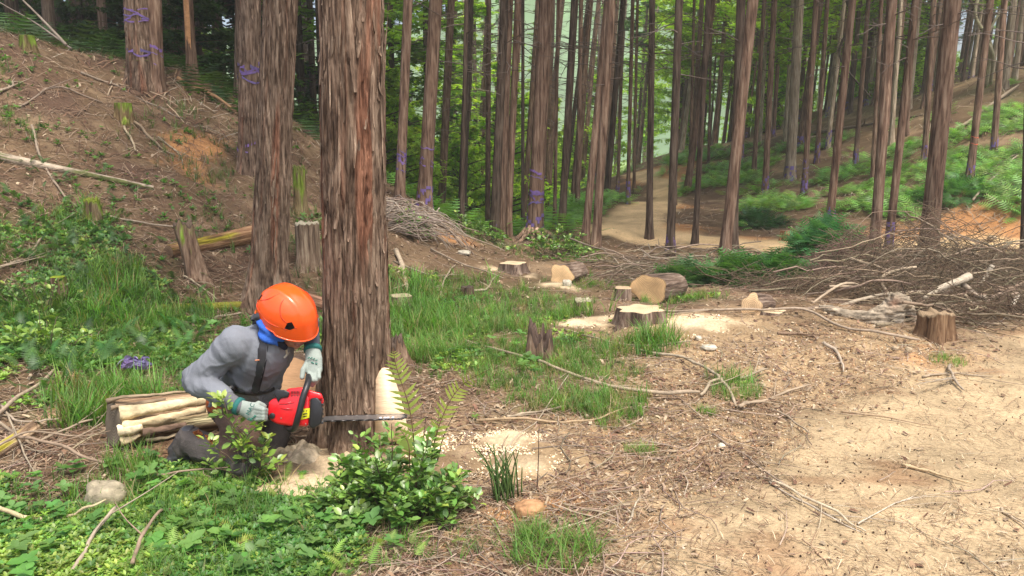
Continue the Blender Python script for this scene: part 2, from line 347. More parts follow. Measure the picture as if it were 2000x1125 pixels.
def ground():
    ys = [-7.]
    while ys[-1] < 420:
        y = ys[-1]; ys.append(y+max(.028, .0072*(y+1)) if y > 1.5 else y+(.25 if y < 1 else .06))
    ys = np.array(ys); us = np.sinh(np.linspace(-1.6, 1.6, 430))/np.sinh(1.6)*2.2
    us = np.sign(us)*np.abs(us)
    X = us[None]*(np.maximum(ys[:,None], 0)*.75+3.2); Y = ys[:,None]+0*us[None]
    x, y = X.ravel(), Y.ravel(); z = Hs(x, y)
    z = z+.03*blobs(x, y, DUST)*(1+fbm(x*9, y*9, 0, 2, 5))-.012*sandmask(x, y)*0 + .012*fbm(x*11, y*11, 0, 2, 8)*(1-.6*sandmask(x, y))
    mb = MB(); mb.add(np.c_[x, y, z], grid_faces(len(ys), len(us))[:, ::-1], groundcol(x, y, z))
    o = mb.obj('ground', M_GROUND); tag(o, kind='structure')
    me = o.data
    if me.polygons[1000].normal.z < 0: me.flip_normals()
ground()
def hills():
    X, Y = np.meshgrid(np.linspace(-500, 500, 160), np.linspace(240, 520, 60)); x, y = X.ravel(), Y.ravel()
    hx = 62+30*np.sin(x*.008+1.2)+18*np.sin(x*.021); z = -3+hx*sstep(240, 430, y)+9*fbm(x*.05, y*.05, 0, 4, 3)*sstep(240, 300, y)
    n = fbm(x*.09, y*.09, 0, 4, 6)[:,None]
    mb = MB(); mb.add(np.c_[x, y, z], grid_faces(60, 160)[:, ::1], np.array([.12,.21,.08])*(1+.5*n)); tag(mb.obj('hills', M_GROUND), kind='structure')
hills()

# ------------------------------------------------------------------ trees
def trunk_mesh(name, seed, rings=64, sides=20, h=18., flare=.45, rid=.05, z0=-.25):
    r = np.random.default_rng(seed); zz = np.r_[np.linspace(z0, 1.2, rings//3), np.linspace(1.3, h, rings-rings//3)]
    a = np.arange(sides)*2*math.pi/sides; Z, A = np.meshgrid(zz, a, indexing='ij')
    R = (1-.045*Z/1.0*.6)*(1+flare*np.exp(-np.maximum(Z, 0)/.22)*(1+.55*np.cos(A*int(r.integers(3, 6))+r.uniform(0, 6))+.35*np.cos(A*7+r.uniform(0, 6))))
    R = np.maximum(R, .12)*(1+rid*fbm(np.cos(A)*3+seed, np.sin(A)*3, Z*.8, 4, seed)+.6*rid*fbm(np.cos(A)*9, np.sin(A)*9+seed, Z*1.2, 2, seed))
    ox = .35*fbm(Z*.16+seed*3, 0*Z, 0, 2, seed)*(Z/9).clip(0, 1); oy = .35*fbm(Z*.16+seed*5, 0*Z+4, 0, 2, seed)*(Z/9).clip(0, 1)
    V = np.stack([R*np.cos(A)+ox, R*np.sin(A)+oy, Z], -1).reshape(-1, 3)
    mb = MB(); mb.add(V, grid_faces(len(zz), sides, True), (1, 1, 1)); return mb.mesh(name, M_BARK)
TRUNKS = [trunk_mesh('trunk_%d' % i, 20+i) for i in range(6)]
def crown_mesh(name, seed, z0, z1, rad, nb, npb, col, leaf=.10, droop=.35, bt=True):
    r = np.random.default_rng(seed); mb = MB()
    spr = np.array([[0,0,0],[.25,.55,.04],[0,1,0],[-.25,.55,.04],[.62,.75,-.03],[-.62,.75,-.03]]); sprF = [np.array([[0,1,2],[0,2,3],[0,4,1],[0,3,5]])]
    Pn = []; D = []
    for i in range(nb):
        f = (i+r.uniform(0, 1))/nb; z = z0+(z1-z0)*f; L = rad*(1-f*.85)*r.uniform(.55, 1.1)*(.75+.25*min(1, f*6)); a = r.uniform(0, 6.283)
        t = np.linspace(0, 1, 7)[:,None]; d = np.array([math.cos(a), math.sin(a), 0]); path = d*t*L+np.array([0,0,z])+np.array([0,0,1])*(.25*t-droop*t*t)*L
        path[:,:2] += r.normal(0, .05, (7, 2))*t
        if bt:
            V, Fs = tube(path, np.linspace(.022, .005, 7), 3, False); mb.add(V, Fs, (.10,.075,.055))
        u = r.uniform(.18, 1, npb)**.75; k = np.minimum((u*6).astype(int), 5); fr = (u*6-k)[:,None]; q = path[k]*(1-fr)+path[np.minimum(k+1, 6)]*fr
        side = np.cross(d, [0,0,1]); off = r.normal(0, 1, (npb, 1))*side*(.10+.22*u[:,None])*L*.5; off[:,2] += -np.abs(r.normal(0, .10, npb)); clump = fbm(q[:,0]*2.2+seed, q[:,1]*2.2, q[:,2]*2.2, 2, seed)
        keep = clump > -.16; Pn.append((q+off)[keep]); 
    q = np.concatenate(Pn); n = len(q); R = rotz(r.uniform(0, 6.283, n))@rotx(r.normal(-.35, .5, n))@rotz(r.normal(0, .5, n))
    c = vary(col, n, .4, .1, r)*(1+.35*fbm(q[:,0]*1.3, q[:,1]*1.3, q[:,2]*1.3, 2, seed)[:,None])
    scatter(mb, spr, sprF, q, R, leaf*r.uniform(.6, 1.5, n), c); return mb.mesh(name, M_FOL, False)
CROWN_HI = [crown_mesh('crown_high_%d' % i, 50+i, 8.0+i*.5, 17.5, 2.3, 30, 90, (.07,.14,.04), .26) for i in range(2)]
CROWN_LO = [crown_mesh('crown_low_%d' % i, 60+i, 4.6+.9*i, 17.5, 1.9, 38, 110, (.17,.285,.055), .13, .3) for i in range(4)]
CROWN_BR = [crown_mesh('crown_bright_%d' % i, 70+i, 2.5+i*.8, 13, 2.6, 50, 200, (.33,.47,.07), .13, .1) for i in range(3)]
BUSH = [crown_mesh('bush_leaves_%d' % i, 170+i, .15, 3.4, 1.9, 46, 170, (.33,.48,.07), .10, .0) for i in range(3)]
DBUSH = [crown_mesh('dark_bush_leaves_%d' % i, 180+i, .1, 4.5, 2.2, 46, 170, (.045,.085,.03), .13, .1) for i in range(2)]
def dead_mesh(name, seed, z0, z1, n, Lm):
    r = np.random.default_rng(seed); mb = MB()
    for i in range(n):
        z = r.uniform(z0, z1); a = r.uniform(0, 6.283); L = Lm*r.uniform(.3, 1.1); t = np.linspace(0, 1, 5)[:,None]; d = np.array([math.cos(a), math.sin(a), 0])
        p = d*t*L+[0,0,z]+np.array([0,0,1])*(r.uniform(-.2, .45)*t-r.uniform(0, .4)*t*t)*L; p += r.normal(0, .03, (5, 3))*t
        V, Fs = tube(p, np.linspace(.011, .003, 5), 3, False); mb.add(V, Fs, (.15,.12,.10))
        for _ in range(2):
            k = r.integers(2, 4); q = np.array([p[k], p[k]+d*.25*L+np.cross(d, [0,0,1])*r.choice([-1, 1])*.2*L+[0,0,r.uniform(-.1, .1)]]); V, Fs = tube(q, [.005, .002], 3, False); mb.add(V, Fs, (.15,.12,.10))
    return mb.mesh(name, M_TWIG)
DEAD = [dead_mesh('dead_twigs_%d' % i, 80+i, 2.6, 9, 34, 1.1) for i in range(4)]
def ring_mesh(name, seed, hgt=.05, wav=.035):
    r = np.random.default_rng(seed); a = np.arange(26)*2*math.pi/26; mb = MB(); ph = r.uniform(0, 6)
    for q in range(int(r.integers(1, 4))):
        zc = r.uniform(-.06, .06)+r.uniform(-.07, .07)*np.sin(a+r.uniform(0, 6))+wav*vnoise(a*2, q, 0, seed); h2 = hgt*r.uniform(.3, .8)*(1+.5*vnoise(a*3, q+5, 0, seed))
        rr = 1.06+.03*vnoise(a*4, q, 2, seed)
        V = np.concatenate([np.c_[rr*np.cos(a), rr*np.sin(a), zc-h2/2], np.c_[rr*np.cos(a), rr*np.sin(a), zc+h2/2]]); fq = grid_faces(2, 26, True); fq = fq[vnoise(np.arange(26)*.45+q*7, seed, 0, 9) > -.28]; mb.add(V, fq, vary((.14,.09,.27), 1, .3, .1, r)[0])
    return mb.mesh(name, M_TAPE)
RINGS = [ring_mesh('tape_ring_%d' % i, 90+i) for i in range(6)]
def base_mesh(seed):
    r = np.random.default_rng(seed); a = np.arange(26)*2*math.pi/26; zz = np.linspace(.02, .42, 9); Z, A = np.meshgrid(zz, a, indexing='ij'); mb = MB()
    R = 1.035+.45*np.exp(-Z/.22)*.9+.03*vnoise(A*5, Z*30, 0, seed); V = np.stack([R*np.cos(A), R*np.sin(A), Z], -1).reshape(-1, 3); Fq = grid_faces(9, 26, True)
    n = vnoise(A*1.8, Z*26, 3, seed).ravel(); keep = n[Fq[:,0]] > .05+.8*(Z.ravel()[Fq[:,0]]/.42-.5).clip(0, 1); mb.add(V, Fq[keep], (.14,.09,.25)); return mb.mesh('tape_base', M_TAPE)
TBASE = [base_mesh(101), base_mesh(102)]
def axis_of(B, tx, ty=0):
    T = PY(tx, ty, B.y); a = (T-B).normalized(); return a
def place(root, B, ax, spin=None):
    q = Vector((0,0,1)).rotation_difference(ax); root.rotation_mode = 'QUATERNION'
    root.rotation_quaternion = q@Matrix.Rotation(spin if spin is not None else random.uniform(0, 6.28), 3, 'Z').to_quaternion(); root.location = B
tcount = [0]
def forest_tree(B, rad, ax, label, cat='tree', group=None, tapes=(), tbase=False, crown='hi', dead=True, mat=None, name='cedar_tree', hs=1.0, red=False):
    k = tcount[0]; tcount[0] += 1
    root = empty(name, B); place(root, B, ax); tag(root, label, cat, group)
    me = TRUNKS[k % 6]
    if mat is not None:
        key = me.name+mat.name; m2 = bpy.data.meshes.get(key)
        if m2 is None: m2 = me.copy(); m2.name = key; m2.materials.clear(); m2.materials.append(mat)
        me = m2
    t = link('trunk', me, root); t.scale = (rad, rad, hs)
    cm = {'hi': CROWN_HI, 'lo': CROWN_LO, 'br': CROWN_BR, None: None}[crown]
    if cm: c = link('crown', cm[k % len(cm)], root); s = random.uniform(.85, 1.15); c.scale = (s, s, hs*random.uniform(.95, 1.08))
    if dead: d = link('dead_branches', DEAD[k % 4], root); tag(d, kind='stuff'); d.scale = (1, 1, random.uniform(.85, 1.1))
    for z in tapes:
        g = link('tape', RINGS[random.randrange(6)], root, (0, 0, z)); f = (1-.027*z)*rad; g.scale = (f, f, 1)
    if tbase: g = link('tape', TBASE[k % 2], root); g.scale = (rad*1.02, rad*1.02, random.uniform(.8, 1.3))
    return root
def tree_px(bx, by, wpx, tx, ty=0, label='', tapes=(), **kw):
    B = G(bx, by); D = depth(B); rad = wpx/2/F*D; ax = axis_of(B, tx, ty)
    zs = []
    for py in tapes:
        q = PY(bx+(tx-bx)*(by-py)/(by-ty+1e-6), py, B.y); zs.append((q-B).length)
    B2 = B.copy(); B2.z -= .03
    return forest_tree(B2, rad, ax, label, tapes=zs, **kw)
# ------------------------------------------------------------------ bark strips and the near trees
def strip_mesh(i):
    r = np.random.default_rng(300+i); n = 8; mb = MB(); L = 1.; t = np.linspace(0, 1, n)
    wd = .5*(np.sin(np.clip(t*1.1+.08, 0, 1)*math.pi)**.45)*(1+.35*vnoise(t*5, i, 0, 5)); cx = .5*vnoise(t*2.2, i*3, 1, 7)
    lift = r.uniform(.1, 1.1)*np.maximum(0, .25-t)**1.6*8+r.uniform(0, .7)*np.maximum(0, t-.8)**1.5*6
    V = []
    for off, th in ((-1, .0), (-.35, .28), (.35, .28), (1, .0)):
        V.append(np.c_[cx+off*wd, .25+th+lift, t])
    V = np.stack(V, 1).reshape(-1, 3); c = 1.0+.25*r.uniform(-1, 1)
    mb.add(V, grid_faces(n, 4)[:, ::-1], (c, c*.97, c*.95)); return mb.mesh('bark_strip_%d' % i, M_STRIP)
STRIPS = [strip_mesh(i) for i in range(16)]
def strips(root, rfun, zr, n, seed, wr=(.010, .032), lr=(.06, .55), proud=.010):
    r = np.random.default_rng(seed)
    for i in range(n):
        z = r.uniform(*zr); a = r.uniform(0, 6.283); L = lr[0]+(lr[1]-lr[0])*r.random()**2; L = min(L, zr[1]+.3-z); wdt = r.uniform(*wr)*(.6+.6*L/lr[1])
        z2 = z+L; ra, rb = rfun(a, z), rfun(a, z2); p = np.array([ra*math.cos(a), ra*math.sin(a), z]); q = np.array([rb*math.cos(a), rb*math.sin(a), z2])
        o = bpy.data.objects.new('bark_strip', STRIPS[int(r.integers(16))]); COL.objects.link(o); o.parent = root
        zz = Vector(q-p).normalized(); out = Vector((math.cos(a), math.sin(a), 0)); xx = out.cross(zz).normalized(); yy = zz.cross(xx)
        tl = r.normal(0, .05); zz = (zz+xx*tl).normalized(); xx = yy.cross(zz)
        m = Matrix((( xx.x*wdt, yy.x*proud, zz.x*L, p[0]), (xx.y*wdt, yy.y*proud, zz.y*L, p[1]), (xx.z*wdt, yy.z*proud, zz.z*L, p[2]), (0,0,0,1)))
        o.matrix_local = m
def near_trunk(root, rad, seed, h=18., nz=420, na=150, flare=.5, fz=.16, amp=.075, lobes=5, cut=None, ph=0.):
    zz = np.r_[np.linspace(-.2, 4.6, nz), np.linspace(4.8, h, 24)]; a = np.arange(na)*2*math.pi/na; Z, A = np.meshgrid(zz, a, indexing='ij')
    cx, sx = np.cos(A), np.sin(A)
    w1 = fbm(cx*1.4+seed, sx*1.4, Z*.9, 2, seed)*.45
    n1 = fbm((cx+w1)*7, (sx-w1)*7, Z*1.25, 3, seed+1); n2 = fbm(cx*17+w1*5, sx*17, Z*3.6, 3, seed+2)
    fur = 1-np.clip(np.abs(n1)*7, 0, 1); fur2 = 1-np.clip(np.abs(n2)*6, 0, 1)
    plate = .5+.5*np.sign(n2)*np.abs(n2)**.5
    base = (1-.027*np.maximum(Z, 0))*(1+flare*np.exp(-np.maximum(Z+.02, 0)/fz)*(1+.5*np.cos(A*lobes+seed+ph)+.2*np.cos(A*9+seed)))
    R = base*(1+.035*np.cos(2*A+seed)+.05*fbm(cx*1.2, sx*1.2+seed, Z*.6, 2, seed+4))*(1-amp*fur-.45*amp*fur2+amp*.55*plate)
    R = R*rad; X, Y = R*cx, R*sx
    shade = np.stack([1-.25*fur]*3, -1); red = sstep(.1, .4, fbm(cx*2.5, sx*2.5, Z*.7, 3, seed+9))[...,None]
    shade = shade*(1-red)+shade*np.array([1.22,.86,.76])*red; grey = sstep(.0, .35, fbm(cx*2, sx*2+5, Z*.5, 3, seed+12))[...,None]*(1-red); shade = shade*(1-grey)+shade*np.array([1.25,1.3,1.32])*grey
    if cut is not None: X, Y, Z, R = cut(X, Y, Z, R)
    mb = MB(); mb.add(np.stack([X, Y, Z], -1).reshape(-1, 3), grid_faces(len(zz), na, True), shade.reshape(-1, 3))
    o = mb.obj('trunk', M_BARKN, root)
    def rf(aa, z):
        k = int(np.argmin(np.abs(zz-z))); j = int(round(aa/6.28318*na)) % na; return float(np.hypot(X[k, j], Y[k, j]))*1.0
    return o, rf
# the tree being felled
BM = G(688, 893); BM.y += .14; BM.z = H(BM.x, BM.y)-.02; DM = depth(BM); RM = 60/F*DM
main = empty('cedar_tree', BM); place(main, BM, axis_of(BM, 686), 0.0); tag(main, 'thick shaggy trunk being felled, chainsaw bar at its base, pale notch beside it', 'tree')
_, rfM = near_trunk(main, RM, 4, nz=560, na=210, flare=.60, fz=.21, amp=.105, lobes=4, ph=2.28)
strips(main, rfM, (.12, 3.4), 292, 1, wr=(.010, .036), lr=(.06, .7), proud=.010)
link('crown', CROWN_HI[0], main)
# fresh notch: the sawn-off buttress at the right of the trunk shows pale wood
def notch():
    mb = MB(); t0 = DM-.19
    pts = [(735,742),(741,728),(750,718),(759,719),(768,734),(775,752),(782,775),(789,800),(793,822),(798,845),(796,858),(778,861),(752,862),(734,866)]
    f = [P(px, py, t0-.01*math.sin(i)) for i, (px, py) in enumerate(pts)]; bk = [P(px-10, py+2, t0+.16) for px, py in pts]; n = len(pts)
    c = P(758, 800, t0-.004); V = np.array([tuple(v) for v in f+bk+[c]])
    Fs = [np.array([[i, (i+1) % n, 2*n] for i in range(n)])[:, ::-1], np.array([[i, (i+1) % n, n+(i+1) % n, n+i] for i in range(n)])]
    mb.add(V-np.array(BM), Fs, (.80,.60,.40)); o = mb.obj('notch_face', M_BARE, None, smooth=False); o.parent = main; o.matrix_world = Matrix.Translation(BM)
    bm = main.matrix_world
    mb = MB(); s = [P(px, py, t0+.17-.02*i) for i, (px, py) in enumerate([(725,866),(760,868),(800,868),(835,866),(862,874),(850,886),(800,884),(740,878)])]
    cc = P(790, 872, t0); V = np.array([tuple(v) for v in s+[cc]]); V2 = V-np.array([0,0,.05]); m = len(s)
    Fs = [np.array([[i, (i+1) % m, m] for i in range(m)])[:, ::-1]]; mb.add(V-np.array(BM), Fs, (.84,.66,.42))
    mb.add(np.r_[V[:m], V2[:m]]-np.array(BM), np.array([[i, (i+1) % m, m+(i+1) % m, m+i] for i in range(m)]), (.45,.3,.2)); o = mb.obj('notch_floor', M_BARE, None, smooth=False); o.parent = main; o.matrix_world = Matrix.Translation(BM)
bpy.context.view_layer.update()
def set_child_world(o, parent, mw):
    o.parent = parent; bpy.context.view_layer.update(); o.matrix_parent_inverse = parent.matrix_world.inverted(); o.matrix_basis = mw
notch()
for o in list(main.children):
    if o.name.startswith('notch'): set_child_world(o, main, Matrix.Translation(BM))
# second trunk, just behind the worker
B7 = G(522, 612); R7 = 33/F*depth(B7); B7.z -= .03
t7 = empty('cedar_tree', B7); place(t7, B7, axis_of(B7, 548), 0.); tag(t7, 'brown flaking trunk rising right behind the orange helmet', 'tree')
_, rf7 = near_trunk(t7, R7, 14, nz=300, na=120, flare=.75, fz=.28, amp=.10, lobes=3)
strips(t7, rf7, (.3, 4.4), 190, 2, wr=(.008, .028), proud=.010); link('crown', CROWN_HI[1], t7)
for (bx, by, wp, tx, lab, tp, ns) in [(486,332,42,488,'grey-brown trunk with two pairs of purple tape bands, left of the flaking trunk',(128,148,292,303,318),90),
        (281,168,50,268,'stout trunk at the top of the left slope with wide purple tape up high',(22,30,45,98),80)]:
    B = G(bx, by); R = wp/2/F*depth(B); B.z -= .03; t_ = empty('cedar_tree', B); place(t_, B, axis_of(B, tx), 0.); tag(t_, lab, 'tree')
    _, rf = near_trunk(t_, R, int(bx), nz=200, na=90, flare=.35, fz=.25, amp=.07, lobes=4); strips(t_, rf, (.1, 3.2), ns, int(bx), wr=(.01, .03), proud=.012); link('crown', CROWN_HI[1], t_)
    for py in tp:
        q = PY(bx+(tx-bx)*(by-py)/by, py, B.y); z = (q-B).length; g = link('tape', RINGS[random.randrange(6)], t_, (0,0,z)); g.scale = (R*1.03*(1-.027*z), R*1.03*(1-.027*z), 1)
SHAGGY = []
T = [ # base x, base y, width, top x, label, tape rows, options
 (306,172,26,302,'slimmer trunk close behind the stout taped trunk on the left slope',(104,125),{}),
 (375,152,19,367,'trunk with a strip of pale orange bare wood on the left slope',(),dict(peel=1)),
 (398,140,13,397,'dark slim trunk just right of the one with the bare orange strip',(),dict(mat=M_BARKD)),
 (463,190,13,465,'dark slim trunk touching the left edge of the taped grey-brown trunk',(),dict(mat=M_BARKD)),
 (592,238,22,590,'dark trunk in the gap between the two big foreground trunks',(),dict(mat=M_BARKD)),
 (601,245,10,606,'thin black trunk beside the dark trunk in the foreground gap',(),dict(mat=M_BARKD)),
 (780,398,19,797,'reddish trunk first to the right of the tree being felled',(292,302,312,325),dict()),
 (804,372,10,802,'thin dark trunk between two reddish trunks right of the felled tree',(),dict(mat=M_BARKD)),
 (828,408,27,851,'broad reddish trunk standing just behind the heap of pale roots',(286,314),dict(tbase=True)),
 (866,402,19,887,'reddish trunk to the right of the broad one behind the root heap',(314,),dict()),
 (885,410,6,888,'very thin stem hugging the reddish trunk behind the root heap',(),dict(mat=M_BARKD,crown=None)),
 (902,442,9,911,'thin black trunk standing alone in front of the bright valley',(),dict(mat=M_BARKD,crown='lo')),
 (940,440,8,950,'thin pole left of the tight cluster of three trunks',(),dict(crown='lo')),
 (950,440,9,956,'second thin pole touching the tight cluster of trunks',(),dict(crown='lo',tbase=True)),
 (965,462,18,985,'left trunk of the tight cluster of three, small purple spot low down',(432,),dict(mat=M_BARKD)),
 (978,464,18,994,'middle trunk of the tight cluster of three in the centre',(),dict()),
 (991,462,14,1012,'right and slimmest trunk of the tight cluster of three',(),dict()),
 (1021,456,7,1021,'thin black pole against the left side of the purple-rooted trunk',(),dict(mat=M_BARKD)),
 (1043,466,30,1067,'broad trunk with purple tape around its spreading roots, centre',(343,372,388),dict(tbase=True)),
 (1059,425,9,1072,'thin trunk just right of the purple-rooted broad trunk',(),dict(tbase=True,crown='lo')),
 (1068,420,8,1078,'second thin trunk right of the purple-rooted broad trunk',(),dict(crown='lo')),
 (1083,447,7,1090,'slender trunk left of a darker one beyond the stumps',(),dict(tbase=True,crown='lo')),
 (1097,449,14,1121,'dark trunk leaning right, between broad centre trunk and crossing pair',(),dict(mat=M_BARKD,crown='lo')),
 (1128,407,9,1135,'pale brown trunk on the bank left of the crossing pair',(),dict(crown='lo')),
 (1142,474,15,1187,'left trunk of the crossing pair that overlap higher up',(),dict(crown='lo')),
 (1163,487,17,1195,'right trunk of the crossing pair, redder at the foot',(),dict()),
 (1187,338,8,1191,'pale thin trunk at the brow where the dirt road bends',(),dict(mat=M_BARKP,crown='lo')),
 (1206,385,7,1218,'thin trunk on the bank left of the winding dirt road',(),dict(tbase=True,crown='lo')),
 (1226,398,8,1236,'thin trunk right beside the winding dirt road with purple foot',(),dict(tbase=True,crown='lo')),
 (1238,378,6,1245,'thinnest trunk beside the winding dirt road',(),dict(crown='lo')),
 (1268,466,13,1274,'dark straight trunk standing in front of the winding dirt road',(),dict(mat=M_BARKD)),
 (1309,500,16,1327,'dark trunk right of the winding road, leaning slightly right',(),dict(mat=M_BARKD,tbase=True)),
 (1317,400,8,1330,'slim trunk half hidden behind the dark leaning trunk',(),dict(crown='lo')),
 (1347,362,6,1356,'thin pole on the bank right of the winding road',(),dict(crown='lo',tbase=True)),
 (1357,478,11,1383,'slim dark trunk rising beside the lower road',(),dict(mat=M_BARKD)),
 (1384,318,5,1390,'hair-thin pole high on the middle slope',(),dict(crown='lo')),
 (1413,522,22,1470,'thick trunk leaning right, in front of its darker twin',(),dict()),
 (1430,492,18,1447,'darker twin trunk just behind the thick leaning one',(),dict(mat=M_BARKD)),
 (1449,311,6,1466,'thin trunk on the slope right of the leaning twins, pinkish foot',(),dict(tbase=True,crown='lo')),
 (1472,342,9,1493,'slim trunk on the slope behind the leaning twins',(),dict(crown='lo')),
 (1494,382,12,1512,'trunk on the middle slope with a long purple foot',(),dict(tbase=True,crown='lo')),
 (1510,267,8,1527,'slim trunk high on the middle slope',(),dict(tbase=True,crown='lo')),
 (1533,286,8,1549,'pale trunk high on the middle slope near the light gap',(),dict(mat=M_BARKP,crown='br')),
 (1570,382,11,1594,'grey trunk on the slope with purple marks half way to its foot',(318,332),dict(tbase=True,crown='lo')),
 (1595,318,9,1616,'trunk with a purple ring at its foot, upper middle slope',(),dict(tbase=True,crown='lo')),
 (1618,455,15,1665,'reddish leaning trunk above the heap of green cut fronds',(432,),dict(tbase=True)),
 (1660,222,9,1680,'dark trunk near the light gap high on the slope',(),dict(mat=M_BARKD,crown='lo')),
 (1670,324,9,1696,'trunk with purple spots on the open brown part of the slope',(300,306),dict(tbase=True,crown='lo')),
 (1703,364,8,1722,'slim trunk left of the thick pair behind the brush pile',(),dict(crown='lo')),
 (1707,506,20,1743,'left trunk of the pair rising behind the brush pile',(),dict()),
 (1733,502,15,1788,'purple-footed trunk of the pair rising behind the brush pile',(),dict(tbase=True)),
 (1740,282,9,1760,'pale sunlit trunk behind the pair at the brush pile',(),dict(mat=M_BARKP,crown='lo')),
 (1806,311,11,1824,'trunk standing behind the thickest trunk on the right',(),dict(tbase=True,crown='lo')),
 (1811,503,33,1860,'thickest trunk on the right, behind the top of the brush pile',(),dict()),
 (1893,356,14,1934,'trunk with two thin red stripes and a purple foot, right slope',(),dict(tbase=True,redr=(269,282))),
 (1940,306,12,1962,'trunk right of the red-striped one on the right slope',(),dict(tbase=True,crown='lo')),
 (1962,175,12,1981,'pale brown trunk at the upper right corner',(),dict(mat=M_BARKP)),
 (1982,155,10,2000,'rightmost pale trunk at the upper right corner',(),dict(mat=M_BARKP)),
 (1999,520,12,2012,'trunk cut off by the right frame edge above the sand road',(),dict(mat=M_BARKD)),
 (1545,268,7,1556,'slim trunk beside the pale one near the light gap',(),dict(crown='lo')),
 (1770,265,8,1788,'slim trunk on the upper slope right of the pale sunlit trunk',(),dict(crown='lo')),
 (1640,260,6,1652,'thin trunk on the upper slope left of the light gap',(),dict(crown='lo')),
]
M_TAPER = vcmat('red_tape', .4, 30, .2, 0)
placed = [(BM.x, BM.y), (B7.x, B7.y)]
for (bx, by, wp, tx, lab, tp, kw) in T:
    kw = dict(kw); peel = kw.pop('peel', 0); redr = kw.pop('redr', ())
    if 860 < bx < 1110 and by < 450: kw['crown'] = None
    r_ = tree_px(bx, by, wp, tx, 0, lab, tp, **kw); placed.append((r_.location.x, r_.location.y))
    rad = [c for c in r_.children if c.name.startswith('trunk')][0].scale[0]
    if peel:
        mb = MB(); a = np.linspace(-2.3, -1.2, 6); z = np.linspace(.25, 4.5, 14); Z, A = np.meshgrid(z, a, indexing='ij'); mb.add(np.stack([1.05*np.cos(A+.15*np.sin(Z*2)), 1.05*np.sin(A+.15*np.sin(Z*2)), Z], -1).reshape(-1, 3), grid_faces(14, 6), (.50,.27,.13))
        o = mb.obj('bare_wood', M_WOOD, r_); o.scale = (rad, rad, 1); o.rotation_mode = 'QUATERNION'; o.rotation_quaternion = r_.rotation_quaternion.to_matrix().to_euler().to_quaternion().inverted(); o.rotation_quaternion = Matrix.Rotation(-r_.rotation_quaternion.to_euler().z, 3, 'Z').to_quaternion()
    for py in redr:
        B = r_.location; q = PY(bx+(tx-bx)*(by-py)/by, py, B.y); z = (q-B).length; me = RINGS[0].copy(); me.materials.clear(); me.materials.append(M_TAPER); me.attributes['Col'].data.foreach_set('color', np.tile([.75,.16,.08,1.], len(me.vertices)))
        g = link('red_tape', me, r_, (0,0,z)); g.scale = (rad*(1-.03*z), rad*(1-.03*z), .6); g['label'] = 'thin red stripe'
# flaring roots with tape on the centre tree
rt = [o for o in bpy.data.objects if str(o.get('label', '')).startswith('broad trunk with purple tape around')][0]; rr0 = [c for c in rt.children if c.name.startswith('trunk')][0].scale[0]
for i, a in enumerate([2.6, 3.4, 4.1, 4.6, 5.2, 5.9, .2, 1.2]):
    L = .28+.12*(i % 3); t = np.linspace(0, 1, 8)[:,None]; d = np.array([math.cos(a), math.sin(a), 0]); p = d*(rr0*.75+L*t)+np.array([0, 0, 1])*(.26*(1-t)**2-.02)+.02*np.sin(t*7+i); V, Fs = tube(p, np.linspace(.05, .016, 8), 8); mb = MB(); mb.add(V, Fs, (1.9,1.75,1.6)); q = mb.obj('root', M_BARKL, rt); q.rotation_mode = 'QUATERNION'; q.rotation_quaternion = rt.rotation_quaternion.inverted()
for (px, Y, cr, nm) in [(600,21,'lo',0),(622,25,'lo',0),(640,19,'lo',0),(752,21,'lo',0),(772,25,'lo',0),(800,28,'lo',0),(838,24,'lo',0),(560,22,'lo',0),(745,30,'br',0),(880,34,'br',0),(930,38,'br',0)]:
    x = (px-1000)/F*Y; B = Vector((x, Y, H(x, Y)-.1)); o = forest_tree(B, .11, Vector((0, 0, 1)), 'dark leafy tree closing the gap behind the big trunks' if cr == 'lo' else 'light leafy tree beyond the valley behind the trunks', group='leafy trees behind the big trunks' if cr == 'lo' else 'light leafy trees beyond the valley', crown=cr, mat=M_BARKD, dead=False, name='leafy_tree')
    for c in o.children:
        if c.name.startswith('crown'): c.scale = (1.5, 1.5, 1); c.location.z = -2.6
# ------------------------------------------------------------------ forest fill
placed = np.array(placed)
def fill(n, region, mind, group, label, crowns, mats, radr, seed, tb=.3, leanx=.06, hs=(.9, 1.1), vis=None, name='cedar_tree', dead=True):
    global placed
    r = np.random.default_rng(seed); c = 0; tries = 0
    while c < n and tries < n*60:
        tries += 1; x = r.uniform(region[0], region[1]); y = r.uniform(region[2], region[3])
        if (np.hypot(placed[:,0]-x, placed[:,1]-y) < mind).any(): continue
        if roadmask(np.array([x]), np.array([y]))[0] > .05: continue
        if (vis and not vis(x, y)) or inroadview(x, y): continue
        placed = np.r_[placed, [[x, y]]]; z = H(x, y); ax = Vector((r.normal(leanx, .025), r.normal(0, .02), 1)).normalized()
        forest_tree(Vector((x, y, z-.05)), r.uniform(*radr), ax, label, group=group, crown=crowns[int(r.integers(len(crowns)))], mat=mats[int(r.integers(len(mats)))], tbase=r.random() < tb, hs=r.uniform(*hs), name=name, dead=dead); c += 1
inview = lambda x, y: abs(x) < y*.70+1
fill(88, (2.5, 34, 19, 52), 1.35, 'slim trunks filling the right hillside', 'slim bare trunk among many alike on the far right hillside', ['br', 'hi', 'br', None, None], [M_BARK, M_BARK, M_BARKP, None], (.07, .125), 3, .35, vis=lambda x, y: inview(x, y) and x > 2.5+(y-19)*.12 and (x-2.5) > (y-19)*.1)
fill(58, (7, 42, 22, 52), .95, 'slender pale trunks crowding the crest of the right hillside', 'slender pale trunk among many along the crest of the right hillside', [None, 'br', None], [M_BARKP, None, M_BARKP], (.045, .08), 4, .15, vis=lambda x, y: inview(x, y) and x > y*.24)
